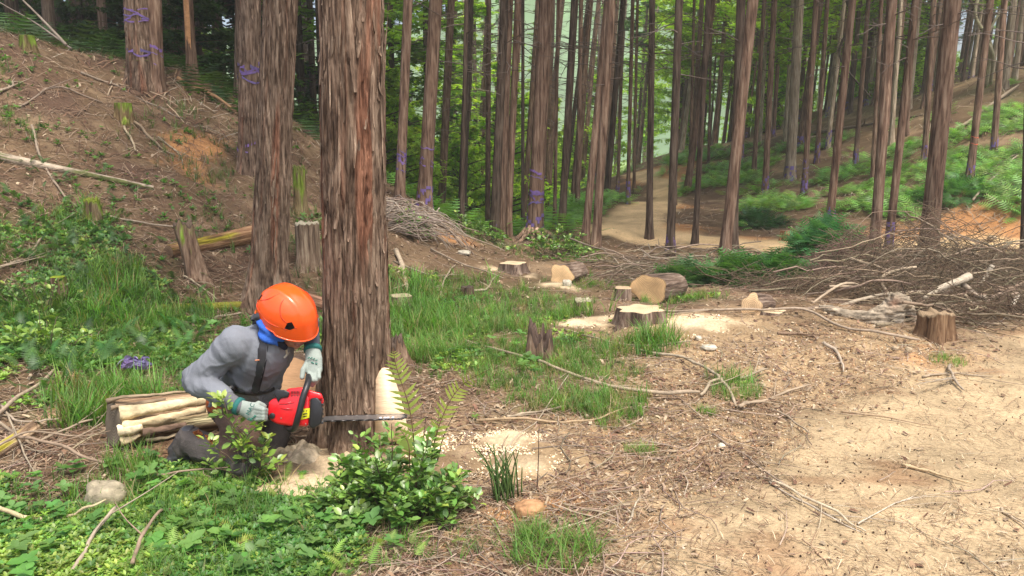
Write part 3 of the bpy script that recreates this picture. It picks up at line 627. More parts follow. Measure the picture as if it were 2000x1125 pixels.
fill(40, (-17, -3.5, 13.5, 30), 1.5, 'dark trunks in the shaded wood behind the left slope', 'dark trunk among many alike in the shaded wood behind the left slope', ['lo', 'lo', 'hi'], [M_BARKD, M_BARKD, None], (.08, .15), 5, 0, .0, vis=lambda x, y: inview(x, y) and x < -y*.14-1.2)
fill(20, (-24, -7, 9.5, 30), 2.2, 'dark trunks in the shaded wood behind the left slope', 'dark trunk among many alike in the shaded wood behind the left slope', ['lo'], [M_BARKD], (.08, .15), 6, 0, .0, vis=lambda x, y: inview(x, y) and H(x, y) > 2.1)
fill(24, (-3.5, 9, 17, 40), 1.5, 'slim trunks standing in the valley beyond the clearing', 'slim trunk among many alike in the valley beyond the clearing', [None], [M_BARK, M_BARKD, None], (.06, .11), 7, .25, vis=lambda x, y: -y*.12 < x < y*.17)
fill(52, (-4, 48, 36, 80), 2.0, 'bright trees closing the wood far behind', 'leafy light green tree far behind the trunks', ['br', 'lo', 'br'], [M_BARKP, M_BARK], (.10, .16), 8, 0, .02, hs=(.75, 1.2), vis=lambda x, y: inview(x, y) and (x > y*.10 or (-y*.17 < x < y*.05)), name='leafy_tree', dead=False)
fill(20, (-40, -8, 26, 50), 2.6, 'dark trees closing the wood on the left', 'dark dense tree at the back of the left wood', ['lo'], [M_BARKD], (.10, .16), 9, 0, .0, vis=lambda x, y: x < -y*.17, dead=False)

def bushes(n, region, meshes, label, group, seed, vis, mind=1.6, sc=(.6, 1.3), name='bush'):
    global placed
    r = np.random.default_rng(seed); c = 0
    for _ in range(n*80):
        if c >= n: break
        x = r.uniform(region[0], region[1]); y = r.uniform(region[2], region[3])
        if not vis(x, y) or inroadview(x, y) or (np.hypot(placed[:,0]-x, placed[:,1]-y) < mind).any(): continue
        placed = np.r_[placed, [[x, y]]]; root = empty(name, (x, y, H(x, y)-.1)); tag(root, label, 'bush', group); s = r.uniform(*sc); root.rotation_euler = (0, 0, r.uniform(0, 6.28)); root.scale = (s, s, s*r.uniform(.8, 1.3)); link('foliage', meshes[int(r.integers(len(meshes)))], root); c += 1
bushes(34, (-7, 9, 17, 46), BUSH, 'bright leafy bush among many in the valley beyond the clearing', 'bright bushes in the valley', 31, lambda x, y: -y*.20 < x < y*.13, .8, (.7, 1.4))
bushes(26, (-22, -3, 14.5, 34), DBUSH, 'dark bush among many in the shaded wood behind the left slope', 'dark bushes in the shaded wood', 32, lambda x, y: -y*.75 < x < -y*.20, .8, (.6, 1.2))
bushes(26, (4, 40, 33, 60), BUSH, 'bright bush among many at the top of the right slope', 'bright bushes along the top of the right slope', 33, lambda x, y: y*.2 < x < y*.7, .9, (.6, 1.2))
# ------------------------------------------------------------------ stumps
FRESH = (.64, .50, .31); OLD = (.40, .34, .22)
def stump(px, py, wpx, hpx, label, cut=FRESH, bark=(1, 1, 1), flare=.3, tilt=0., seed=1, moss=0., jag=0., lobes=4, lean=(0, 0), mat=None, name='tree_stump', fz=.1, rim=.0):
    B = G(px, py); D = depth(B); r = wpx/2/F*D; h = hpx/F*D*1.0; B.y += r*.8; B.z = H(B.x, B.y)-.03
    root = empty(name, B); tag(root, label, 'stump')
    na, nz = 48, 16; zz = np.linspace(-.08, h, nz); a = np.arange(na)*2*math.pi/na; Z, A = np.meshgrid(zz, a, indexing='ij'); c, s = np.cos(A), np.sin(A)
    R = r*(1+.08*fbm(c*1.5+seed, s*1.5, Z*.8, 2, seed)+.10*fbm(c*6, s*6+seed, Z*2.5, 3, seed+1))*(1+flare*np.exp(-np.maximum(Z, 0)/fz)*(1+.7*np.cos(A*lobes+seed))+.10*np.cos(A*lobes+seed))
    Zt = Z*(1+(tilt*c)*1)+ (Z/h).clip(0, 1)*jag*fbm(c*3, s*3, 0, 3, seed+5)
    X = R*c+lean[0]*Z; Y = R*s+lean[1]*Z
    col = np.tile(np.array(bark, float), (nz*na, 1))
    if moss:
        m = sstep(.0, .35, fbm(c*2, s*2, Z*5, 3, seed+3)+moss-.5+.5*(Z/h)).reshape(-1, 1); col = col*(1-m)+np.array([.75, 1.5, .25])*1.2*m
    mb = MB(); mb.add(np.stack([X, Y, Zt], -1).reshape(-1, 3), grid_faces(nz, na, True), col); o = mb.obj('bark', mat or M_BARKL, root)
    top = np.stack([X[-1], Y[-1], Zt[-1]], -1); ctr = top.mean(0); rg = [top]
    for f in (.93, .6, .3): rg.append(ctr+(top-ctr)*f+np.array([0, 0, (.004 if f < .95 else 0)+jag*.3*f])*1.0)
    V = np.concatenate(rg+[ctr[None]+[0,0,.004]]); m = 3*na; jj = np.arange(na)
    cc = np.concatenate([np.tile(np.array(cut)*k, (na, 1)) for k in (.62, 1, .97, .9)]+[np.array([cut])*.75])*(1+.12*fbm(V[:,:1]*30, V[:,1:2]*30, 0, 2, seed))
    mb = MB(); mb.add(V, [grid_faces(4, na, True), np.c_[3*na+jj, 3*na+(jj+1) % na, np.full(na, 4*na)]], cc); mb.obj('cut_face', M_CUT if not moss else M_MOSS, root)
    return root
stump(1255, 640, 80, 40, 'broad fresh stump with fluted sides and pale top among sawdust, centre right', flare=.32, seed=3, lobes=6, tilt=.02, fz=.13)
stump(1002, 537, 44, 24, 'fresh pale-topped stump in the grass beyond, left of a tan log end', flare=.4, seed=5, lobes=4)
stump(782, 612, 42, 38, 'old sawn stump with grey-yellow top, right beside the tree being felled', cut=(.42,.36,.22), flare=.1, seed=8)
stump(1139, 612, 34, 30, 'small grey upright old stump standing in sawdust left of the fluted stump', cut=(.36,.32,.22), bark=(1.5,1.45,1.3), flare=.05, seed=9, jag=.02, moss=.15)
stump(1219, 588, 34, 32, 'low brown stump tucked behind a tan log end', cut=(.5,.38,.24), flare=.15, seed=10)
stump(1513, 614, 50, 9, 'very low fresh stump with a flat pale top near the brush pile', flare=.1, seed=12)
stump(1836, 668, 58, 52, 'old brown stump half buried in the brush pile, right', cut=(.28,.20,.12), bark=(.95,.8,.6), flare=.25, seed=14, jag=.05)
stump(1055, 705, 44, 34, 'dark rotten pointed stump in the grass, centre', cut=(.09,.06,.045), bark=(.75,.7,.65), flare=.5, seed=16, jag=.22)
stump(912, 582, 22, 24, 'small dark round stump deep in grass', cut=(.08,.06,.045), bark=(.6,.55,.5), flare=.2, seed=17, jag=.02)
stump(778, 720, 34, 52, 'dark rotten stump leaning against the foot of the tree being felled', cut=(.10,.07,.05), bark=(.9,.8,.7), flare=.6, seed=18, jag=.12, lean=(-.25, 0))
stump(598, 530, 44, 92, 'tall wide stump with a white fungus on top, between the two big trunks', cut=(.45,.40,.28), bark=(1.1,1.1,1.0), flare=.35, seed=19, jag=.05, lobes=3)
stump(384, 548, 38, 112, 'tall narrow leaning old stump on the left slope', cut=(.15,.11,.08), bark=(1.1,1.0,.9), flare=.3, seed=20, jag=.08, lean=(-.22, 0), moss=.05)
stump(118, 603, 26, 66, 'thin stump with a cap of bright moss at the left edge', cut=(.22,.28,.03), bark=(.9,.8,.7), flare=.35, seed=21, lean=(-.08, 0), moss=.08)
stump(183, 440, 26, 50, 'mossy leaning stump with a sprout on top, left slope', cut=(.16,.20,.03), bark=(.8,.8,.6), flare=.3, seed=22, lean=(-.1, 0), moss=.42, jag=.05)
stump(238, 240, 28, 38, 'short mossy stump on the upper left slope', cut=(.2,.17,.09), bark=(.8,.75,.5), flare=.4, seed=23, moss=.3)
stump(50, 100, 24, 34, 'mossy stump near the brow of the left slope', cut=(.16,.17,.05), bark=(.8,.8,.5), flare=.4, seed=24, moss=.4)
stump(1505, 440, 12, 11, 'tiny stump on the slope above the lower road', cut=(.4,.26,.14), seed=25)
stump(1534, 470, 15, 22, 'tiny upright stump just above the lower road', cut=(.3,.2,.12), bark=(1.4,1,.7), seed=26)
stump(585, 420, 26, 90, 'tall mossy broken stump seen between the two big trunks', cut=(.12,.13,.04), bark=(.9,.9,.6), flare=.5, seed=27, moss=.25, jag=.1)
# ------------------------------------------------------------------ logs
def log_(p0, p1, r0, r1, label, endc=FRESH, bark=(1, 1, 1), seed=1, cat='log', name='felled_log', shape=0., matb=None, moss=0., sag=0., ends=(1, 1), ell=1.0, bare=None, notch=0., rb=.06, tilt=0.):
    p0, p1 = np.array(p0), np.array(p1); L = np.linalg.norm(p1-p0); root = empty(name, Vector(p0)); tag(root, label, cat)
    z = Vector(p1-p0).normalized(); root.rotation_mode = 'QUATERNION'; x = Vector((0,0,1)); x = (x-z*x.dot(z)).normalized(); y = z.cross(x)
    root.rotation_quaternion = Matrix(((x.x, y.x, z.x), (x.y, y.y, z.y), (x.z, y.z, z.z))).to_quaternion()
    na = 40; nz = max(10, int(L*14)); zz = np.linspace(0, L, nz); a = np.arange(na)*2*math.pi/na; Z, A = np.meshgrid(zz, a, indexing='ij'); c, s = np.cos(A), np.sin(A)
    R = (r0+(r1-r0)*Z/L)*(1+rb*fbm(c*2+seed, s*2, Z*1.1, 3, seed)+rb*.8*fbm(c*7, s*7+seed, Z*1.6, 3, seed+1))*(1+shape*np.exp(-Z/.3)*(np.cos(A*3+seed)*.5+.5*np.cos(A*5+seed*2)))
    X = R*c-sag*np.sin(Z/L*math.pi); Y = R*s*ell; Z = Z+tilt*X*(Z < .01)
    col = np.tile(np.array(bark, float), (nz*na, 1))
    if moss: m = sstep(.0, .3, fbm(Z*3, A, 0, 3, seed+3)+.35*c+moss-.4).reshape(-1, 1); col = col*(1-m)+np.array([1.6, 1.9, .3])*m
    if bare is not None: m = bare(Z, A).reshape(-1, 1); col = col*(1-m)+np.array([3.3, 3.9, 3.1])*m
    mb = MB(); mb.add(np.stack([X, Y, Z], -1).reshape(-1, 3), grid_faces(nz, na, True), col); mb.obj('bark', matb or M_BARKL, root)
    for k, e in ((0, ends[0]), (-1, ends[1])):
        if not e: continue
        top = np.stack([X[k], Y[k], Z[k]], -1); ctr = top.mean(0); rg = [top]+[ctr+(top-ctr)*f-np.array([0, 0, .002 if k == 0 else -.002]) for f in (.92, .5)]
        V = np.concatenate(rg+[ctr[None]]); jj = np.arange(na); cc = np.concatenate([np.tile(np.array(endc)*q, (na, 1)) for q in (.5, 1.08, .95)]+[np.array([endc])*.75])*(1+.45*fbm(V[:,:1]*12, V[:,1:2]*12, 0, 3, seed))
        fs = [grid_faces(3, na, True), np.c_[2*na+jj, 2*na+(jj+1) % na, np.full(na, 3*na)]]
        mb = MB(); mb.add(V, fs, cc); mb.obj('cut_face', M_CUT, root)
    return root
def glog(a, b, wa, wb, label, lift=.8, **kw):
    A, B = G(*a), G(*b); r0, r1 = wa/2/F*depth(A), wb/2/F*depth(B); A.z += r0*lift; B.z += r1*lift
    return log_(A, B, r0, r1, label, **kw)
glog((1096,556), (1128,545), 46, 40, 'felled log whose irregular tan end faces the camera, beyond the grass', endc=(.72,.49,.26), seed=2, shape=.17, lift=.75, ends=(1, 0))
glog((1266,590), (1312,578), 58, 50, 'felled log with a wide tan end, right behind the fluted stump', endc=(.70,.46,.23), seed=4, shape=.15, lift=.85, ends=(1, 0), ell=1.35)
glog((1467,612), (1497,606), 44, 36, 'felled log with a split heart-shaped pale end beside the very low stump', endc=(.74,.52,.30), seed=6, shape=.24, lift=.7, ends=(1, 0))
def bare(Z, A):
    return sstep(.1, .5, fbm(Z*1.6, A*1.6, 0, 3, 12)+1.0*np.exp(-((A-1.35-.25*np.sin(Z*5))/.42)**2)*(1+.3*np.sin(Z*9))-.3)
la, lb = P(222, 828, 3.97), P(455, 800, 4.42)
big = log_(la, lb, .118, .112, 'short thick log with torn bark and pale bare wood, lying behind the boots', endc=(.17,.14,.10), bark=(1.9,1.75,1.4), seed=8, shape=.18, bare=bare, rb=.15, ends=(1, 1))
def split_wood():
    for k, (L, w0, w1, c) in enumerate([([(232,808,3.885),(290,800,3.93),(350,790,3.985),(402,784,4.05)],26,17,(.70,.58,.36)),([(240,832,3.87),(300,822,3.905),(352,810,3.95),(400,800,4.0)],19,12,(.66,.52,.31)),([(231,842,3.865),(252,840,3.875),(276,832,3.885)],25,14,(.68,.57,.37)),
            ([(236,862,3.875),(252,858,3.88),(270,848,3.89)],20,6,(.55,.44,.27)),([(278,846,3.87),(320,838,3.89),(360,830,3.93)],15,9,(.20,.13,.09)),([(282,860,3.89),(320,855,3.91),(345,850,3.93)],7,4,(.5,.4,.25)),
            ([(206,786,3.93),(240,776,3.95),(300,772,3.99),(372,766,4.06)],10,6,(.26,.2,.13)),([(215,800,3.90),(250,790,3.92),(320,782,3.96)],8,4,(.24,.18,.12))]):
        p = smooth_path([P(a, b, t) for a, b, t in L], 26, .003, k); t = np.linspace(0, 1, 26); V, Fs = tube(p, (w0+(w1-w0)*t)/2/F*3.95*(1+.25*fbm(t*6, k, 0, 2, 4)), 12); V = V+[0, .014, -.002]+.013*np.c_[fbm(V[:,0]*8, V[:,1]*40, V[:,2]*40, 3, 5), fbm(V[:,0]*8, V[:,1]*40, V[:,2]*40, 3, 6), fbm(V[:,0]*8, V[:,1]*40, V[:,2]*40, 3, 7)]
        mb = MB(); mb.add(V-np.array(la), Fs, np.array(c)*.85*(1+1.1*fbm(V[:,:1]*6, V[:,1:2]*45, V[:,2:]*45, 3, 8))); o = mb.obj('torn_wood', M_WOOD, big); o.matrix_parent_inverse = big.rotation_quaternion.to_matrix().to_4x4().inverted()
split_wood()
def barkshell():
    a0, a1 = P(215, 905, 3.82), P(410, 862, 4.05); n = 26; t = np.linspace(0, 1, n)[:,None]; ctr = np.array(a0)*(1-t)+np.array(a1)*t; ctr[:,2] += .01
    th = np.linspace(math.pi*1.02, math.pi*2.05, 12); V = []; ax = np.array(a1)-np.array(a0); ax /= np.linalg.norm(ax); sd_ = np.cross(ax, [0,0,1]); sd_ /= np.linalg.norm(sd_)
    for k in range(n):
        rr = .085*(1+.15*fbm(k*.3, 0, 0, 2, 4)); V.append(ctr[k]+(np.cos(th)[:,None]*sd_+np.sin(th)[:,None]*np.array([0,0,1.])*.8)*rr*(1+.08*vnoise(th*4, k*.6, 0, 3))[:,None])
    V = np.concatenate(V); W_ = V+np.array([0,0,.014]); mb = MB(); f = grid_faces(n, 12); mb.add(V, f, (1.5,1.3,1.05)); mb.add(W_, f[:, ::-1], (2.0,1.75,1.4))
    for e in (0, 11): i = np.arange(n-1)*12+e; m = n*12; mb.add(np.r_[V, W_], np.c_[i, i+12, i+12+m, i+m], (1.2,1.,.8))
    tag(mb.obj('bark_slab', M_BARKX, origin=a0), 'curved slab of loose bark lying in front of the short thick log', 'bark')
barkshell()
# tan sawn block behind the worker's chest
def block():
    pts = [(528,770),(548,742),(563,708),(574,698),(592,704),(606,716),(616,740),(620,790),(602,822),(540,820)]; t0 = 4.45; n = len(pts)
    f = [P(px, py, t0) for px, py in pts]; b_ = [P(px+8, py-8, t0+.3) for px, py in pts]; c = P(580, 750, t0-.02); V = np.array([tuple(v) for v in f+b_+[c]])
    mb = MB(); mb.add(V, [np.array([[i, (i+1) % n, 2*n] for i in range(n)])[:, ::-1]], (.60,.36,.19)); o = mb.obj('wood_block', M_BARE, origin=f[0], smooth=False); tag(o, 'tan sawn wood block standing behind the chest of the worker', 'wood block')
    mb = MB(); mb.add(V[:2*n], [np.array([[i, (i+1) % n, n+(i+1) % n, n+i] for i in range(n)])], (1,1,1)); q = mb.obj('bark', M_BARK, origin=f[0]); q.parent = o; q.location = (0,0,0)
block()
glog((-60,302), (300,370), 22, 9, 'long barkless grey log lying down the left slope', lift=.6, endc=OLD, bark=(1,1,1), seed=31, matb=M_WOOD and vcmat('grey_log', .9, 18, .5, .8, 40, spec=.1), ends=(0, 1))
for o in bpy.data.objects:
    if o.get('label') == 'long barkless grey log lying down the left slope':
        me = o.children[0].data; k = len(me.vertices); v = np.empty(k*3); me.vertices.foreach_get('co', v); v = v.reshape(-1, 3)
        n = fbm(v[:,0]*30, v[:,1]*30, v[:,2]*1.5, 3, 4)[:,None]; c = np.array([.33,.27,.20])*(1+1.2*n); c = np.where(n < -.12, np.array([[.12,.13,.05]]), c); me.attributes['Col'].data.foreach_set('color', np.c_[c.clip(0, 1), np.ones(k)].ravel())
glog((316,610), (474,606), 17, 20, 'yellow-green moss covered log at the foot of the taller trunk', seed=33, matb=M_MOSS, bark=(.20,.19,.035), endc=(.12,.09,.05), lift=.8)
glog((330,500), (495,468), 26, 34, 'rotting split log behind the tall leaning stump', seed=35, bark=(1.5,1.2,.85), moss=.2, endc=(.2,.13,.08), rb=.14, lift=.6)
glog((-30,575), (92,566), 24, 18, 'short brown log running out of the left frame edge behind the moss-capped stump', seed=37, bark=(1.4,1.3,1.1), endc=(.2,.16,.1), lift=.7)
glog((490,560), (640,610), 22, 30, 'brown log passing behind the two big trunks and helmet', seed=39, bark=(1.3,1.0,.85), endc=(.25,.15,.09), lift=.8)
glog((-20,900), (108,815), 30, 26, 'rotten bleached log end among sticks at the left edge', seed=41, bark=(2.0,1.9,1.6), endc=(.4,.34,.24), rb=.16, moss=.05, lift=.5)
# ------------------------------------------------------------------ sticks and branches lying about
BR = [ # points, width px at thick end, thin end, colour, lift, label
 ([(-10,832),(70,770),(150,690),(215,628)],13,6,(.32,.25,.18),.03,'long straight stick slanting up the left foreground'),
 ([(-10,545),(45,510),(82,470)],10,5,(.30,.24,.17),.05,'stick poking out of the undergrowth at the left edge'),
 ([(0,790),(60,770),(120,778),(60,800)],5,3,(.2,.15,.1),.02,'thin curled twig left of the short log'),
 ([(20,870),(120,905),(230,930),(340,948),(450,955)],9,4,(.27,.2,.14),.02,'thin curved branch sweeping in front of the kneeling boots'),
 ([(0,840),(60,868),(130,850),(205,830)],8,5,(.3,.24,.17),.04,'crooked branch reaching the end of the short log'),
 ([(5,800),(40,835),(100,840),(190,815)],7,4,(.33,.27,.2),.05,'grey branch ending at the short log, above the crooked one'),
 ([(-10,905),(60,880),(150,862),(200,850)],7,4,(.27,.21,.15),.03,'low branch beneath the crooked branch, left edge'),
 ([(20,850),(50,900),(75,960)],5,3,(.3,.25,.18),.04,'thin upright twig among the sticks at the left edge'),
 ([(140,1130),(185,1075),(235,1030)],13,9,(.33,.27,.2),.02,'grey stick at the bottom edge below the pale rock'),
 ([(260,1130),(300,1060),(335,1000)],10,8,(.27,.2,.14),.02,'brown stick at the bottom edge right of the grey one'),
 ([(0,1035),(70,1028),(150,1028),(210,1020)],12,6,(.4,.33,.2),.02,'straw-coloured flat branch under the leaves, bottom left'),
 ([(300,650),(330,685),(380,702)],5,3,(.3,.24,.17),.02,'short bent twig in grass left of the worker'),
 ([(200,640),(260,675)],4,2,(.28,.21,.15),.02,'tiny twig in grass above the purple tape bundle'),
 ([(60,255),(95,340),(140,400),(190,450)],6,4,(.28,.22,.16),.04,'curved stick crossing the long grey log'),
 ([(35,212),(90,182),(130,180),(200,205)],6,4,(.26,.2,.15),.03,'curved stick high on the left slope'),
 ([(0,188),(35,165)],8,5,(.3,.24,.18),.03,'short stick at the left edge, upper slope'),
 ([(160,147),(230,172),(300,210),(360,240)],6,4,(.25,.2,.15),.03,'long thin stick below the stout taped trunk'),
 ([(245,250),(262,290),(268,305)],6,3,(.36,.29,.19),.03,'pale root-like twig on the bare left slope'),
 ([(262,240),(300,280),(340,310)],8,5,(.24,.18,.12),.03,'brown root crossing the orange soil patch'),
 ([(310,275),(350,305),(358,325)],5,3,(.3,.24,.17),.03,'small forked root beside the orange soil patch'),
 ([(190,420),(270,440),(355,453)],6,4,(.33,.27,.2),.04,'thin stick running to the tall leaning stump'),
 ([(360,545),(395,570),(425,588)],5,3,(.36,.3,.2),.03,'pale twig at the foot of the tall leaning stump'),
 ([(360,640),(420,622),(470,620)],8,5,(.32,.26,.19),.03,'bowed grey branch below the mossy log'),
 ([(345,160),(400,185),(455,225)],12,8,(.25,.15,.08),.03,'brown fallen pole on the bank behind the left slope'),
 ([(305,172),(340,168)],8,6,(.2,.15,.1),.03,'short stick at the foot of the stout taped trunk'),
 ([(775,500),(795,560),(797,600)],12,7,(.45,.36,.25),.03,'pale barkless stick upright in grass above the grey-topped stump'),
 ([(900,662),(960,690),(1060,720),(1150,745),(1250,775),(1365,786)],6,11,(.34,.27,.19),.04,'long grey branch sweeping right through the grass, centre'),
 ([(930,828),(1030,832),(1130,830),(1240,800)],8,4,(.38,.28,.17),.02,'long tan branch lying on the sawdust, lower centre'),
 ([(990,830),(1040,812),(1100,805)],7,6,(.33,.27,.19),.04,'branch crossing the tan one at a low angle'),
 ([(1250,690),(1340,712),(1400,745),(1436,795)],7,9,(.34,.28,.2),.04,'curved grey branch hooking down, right of centre'),
 ([(1366,780),(1400,755),(1440,745),(1500,730)],8,6,(.32,.26,.18),.03,'branch meeting the thick end of the long sweeping one'),
 ([(1440,805),(1490,785),(1580,762)],10,5,(.33,.26,.18),.03,'forked stick at the edge of the sand'),
 ([(1500,800),(1545,828),(1583,856)],6,4,(.3,.24,.17),.02,'thin stick pointing at the sand, below the forked one'),
 ([(1640,808),(1740,822),(1840,838)],6,3,(.33,.24,.15),.01,'long thin dark twig lying on the sand'),
 ([(1100,648),(1230,678),(1350,672)],4,5,(.3,.24,.17),.02,'slim branch in grass below the fluted stump'),
 ([(1210,620),(1330,618),(1400,612)],3,3,(.3,.24,.17),.03,'thin twig beside the sawdust of the fluted stump'),
 ([(950,950),(1010,880),(1055,820),(1110,745)],4,3,(.36,.3,.22),.06,'thin pale twig rising diagonally, centre foreground'),
 ([(1390,855),(1450,890),(1500,930),(1540,958)],6,4,(.26,.2,.15),.01,'dark slender stick on the edge of the sand'),
 ([(1490,935),(1560,975),(1630,1010),(1690,1045)],8,6,(.48,.40,.28),.015,'pale peeled stick lying on the sand, lower right'),
 ([(1500,945),(1590,1000),(1680,1040)],5,5,(.42,.36,.28),.01,'second pale stick touching the peeled one on the sand'),
 ([(1675,1030),(1720,1000),(1785,972)],4,3,(.48,.42,.33),.01,'thin pale forked twig right of the peeled sticks'),
 ([(1765,912),(1830,932),(1895,952)],8,4,(.48,.36,.21),.01,'light brown stick alone on the right of the sand'),
 ([(1952,998),(2005,1035)],7,5,(.45,.36,.25),.01,'stick running out of the right frame edge'),
 ([(1565,1060),(1600,1085),(1620,1110)],5,3,(.4,.28,.18),.01,'small brown stick near the bottom of the sand'),
 ([(1855,718),(1862,745),(1875,768)],7,6,(.33,.27,.2),.02,'short hooked stick on the sand below the brush pile'),
 ([(1800,740),(1850,735),(1940,738)],6,4,(.3,.24,.17),.01,'stick lying across the short hooked one'),
 ([(1605,675),(1640,700),(1645,735)],10,5,(.4,.33,.25),.02,'grey hooked root end on the stony ground'),
 ([(1290,612),(1440,615),(1560,620),(1640,645),(1700,660),(1790,680)],6,8,(.33,.26,.19),.05,'long thin bough running from the log ends toward the driftwood root'),
 ([(1520,655),(1570,660),(1600,668)],8,5,(.22,.15,.1),.02,'dark stick half buried on the stony mound'),
 ([(1370,825),(1300,760),(1270,735)],4,2,(.3,.24,.17),.02,'thin twig in grass near the hooking branch'),
 ([(1225,1025),(1240,1000),(1248,975)],8,3,(.4,.34,.25),.01,'pale flat chip of bark on the ground, lower centre'),
 ([(1095,990),(1160,1005),(1210,1018)],6,4,(.3,.24,.17),.01,'thin twig beside the orange clod'),
 ([(1000,840),(1040,868),(1085,868)],6,3,(.33,.26,.18),.02,'bent twig on sawdust right of the shrub'),
 ([(835,430),(900,462),(985,500)],5,3,(.28,.22,.16),.05,'thin root trailing right from the root heap'),
 ([(840,490),(900,520),(985,548)],5,4,(.28,.22,.16),.03,'thin branch lying left of the pale-topped far stump'),
 ([(905,572),(950,568),(965,548)],7,4,(.34,.28,.2),.03,'short curved stick right of the small dark stump'),
 ([(770,512),(830,540),(900,545)],5,4,(.28,.22,.16),.03,'dark twig behind the grass right of the felled tree'),
 ([(855,590),(875,545),(890,520)],5,3,(.33,.26,.19),.05,'upright forked twig in the grass beyond the old stump'),
 ([(780,560),(860,566)],4,3,(.33,.28,.2),.02,'level twig behind the old sawn stump'),
 ([(1290,520),(1240,560),(1195,520)],5,3,(.3,.25,.18),.1,'arched pale twig beyond the small grey stump'),
 ([(1580,265),(1700,250),(1800,228)],9,6,(.22,.17,.12),.05,'fallen pole high on the right slope'),
 ([(1490,300),(1600,268)],7,6,(.26,.2,.14),.05,'fallen pole on the middle of the right slope'),
 ([(1840,275),(1900,235),(1990,175)],9,7,(.25,.2,.14),.06,'fallen pole slanting up the slope near the right edge'),
 ([(1480,415),(1540,395),(1610,392)],5,4,(.27,.21,.15),.05,'grey fallen branch on the lower right slope'),
 ([(1900,405),(1960,330),(2000,305)],6,4,(.33,.27,.2),.1,'long pale branch leaning up the bank, right edge'),
 ([(1880,330),(1960,320),(2000,300)],5,4,(.3,.24,.17),.06,'thin branch below the bushy ferns on the right bank'),
]
def stick(pts, w0, w1, col, lift, label, seed, sides=7, mat=None, name='fallen_branch', cat='branch', group=None, fork=True):
    Q = [G(px, py) for px, py in pts]; n = max(12, 5*len(pts)); R0 = w0*.8/2/F*depth(Q[0]); R1 = w1*.7/2/F*depth(Q[-1])
    for i, q in enumerate(Q): q.z += lift*(.3+.9*((i*7+seed) % 3)/2)+R0*.7
    p = smooth_path(Q, n, jit=min(.05, R0*2.2), seed=seed); t = np.linspace(0, 1, n); R = (R0+(R1-R0)*t)*(1+.25*fbm(t*14, seed, 0, 2, 4)); R[-1] *= .6
    V, Fs = tube(p, R, sides); mb = MB(); mb.add(V, Fs, np.array(col)*(1+.5*fbm(V[:,:1]*14, V[:,1:2]*14, V[:,2:]*14, 2, seed)))
    if fork:
        r = np.random.default_rng(seed)
        for _ in range(r.integers(1, 4)):
            k = int(r.integers(2, n-2)); d = p[k+1]-p[k-1]; d /= np.linalg.norm(d)+1e-9; s_ = np.cross(d, [0,0,1])*r.choice([-1, 1]); e = p[k]+(d*.8+s_*r.uniform(.3, .9)+[0,0,.1])*r.uniform(.08, .25)*(1+depth(Q[0])/8)
            q = smooth_path([p[k], (p[k]+e)/2+r.normal(0, .01, 3), e], 6); V, Fs = tube(q, np.linspace(R[k]*.5, R[k]*.2, 6), 5); mb.add(V, Fs, col)
    o = mb.obj(name, mat or M_WOOD, origin=Q[0]); tag(o, label, cat, group); return o
for i, (pts, w0, w1, c, lf, lab) in enumerate(BR): stick(pts, w0, w1, c, lf+(.055 if pts[0][0] < 600 and max(q[1] for q in pts) > 900 else 0), lab, i+1)
# two bare poles leaning in front of the left wood
def pole3(pts, r0, r1, col, label, name='leaning_branch', cat='branch', group=None, n=18, jit=.01, mat=None, origin=True, seed=0, sides=7):
    p = smooth_path(pts, n, jit, seed); t = np.linspace(0, 1, n); V, Fs = tube(p, (r0+(r1-r0)*t)*(1+.2*fbm(t*9, seed, 0, 2, 2)), sides); mb = MB(); mb.add(V, Fs, np.array(col)*(1+.5*fbm(V[:,:1]*14, V[:,1:2]*14, V[:,2:]*8, 2, seed)))
    o = mb.obj(name, mat or M_WOOD, origin=pts[0]); tag(o, label, cat, group); return o
pole3([PY(130,88,11.3), PY(85,40,11.4), PY(35,-10,11.4)], .022, .012, (.24,.2,.16), 'bare thin pole leaning over the brow, upper left corner')
pole3([PY(140,95,11.6), PY(70,45,12), PY(0,5,12)], .014, .008, (.22,.18,.15), 'thinner bare pole beside the leaning one, upper left corner')
pole3([PY(1655,0,20), PY(1665,40,20), PY(1640,110,20.2), PY(1700,190,20)], .05, .02, (.10,.08,.06), 'dark crooked bough hanging on the right slope', name='hanging_bough')
pole3([G(1925,170), PY(1935,90,22), PY(1905,30,22), PY(1918,-20,22)], .06, .04, (.40,.36,.22), 'pale twisting broadleaf stem on the upper right slope', name='twisted_stem', cat='stem')
pole3([G(1935,165), PY(1940,110,22), PY(1930,70,22), PY(1955,20,22)], .05, .03, (.42,.38,.25), 'second pale twisting stem on the upper right slope', name='twisted_stem', cat='stem')
pole3([G(1533,270), PY(1540,140,27), PY(1545,60,27), PY(1548,10,27)], .06, .03, (.36,.34,.24), 'pale forked broadleaf stem on the middle slope', name='twisted_stem', cat='stem')
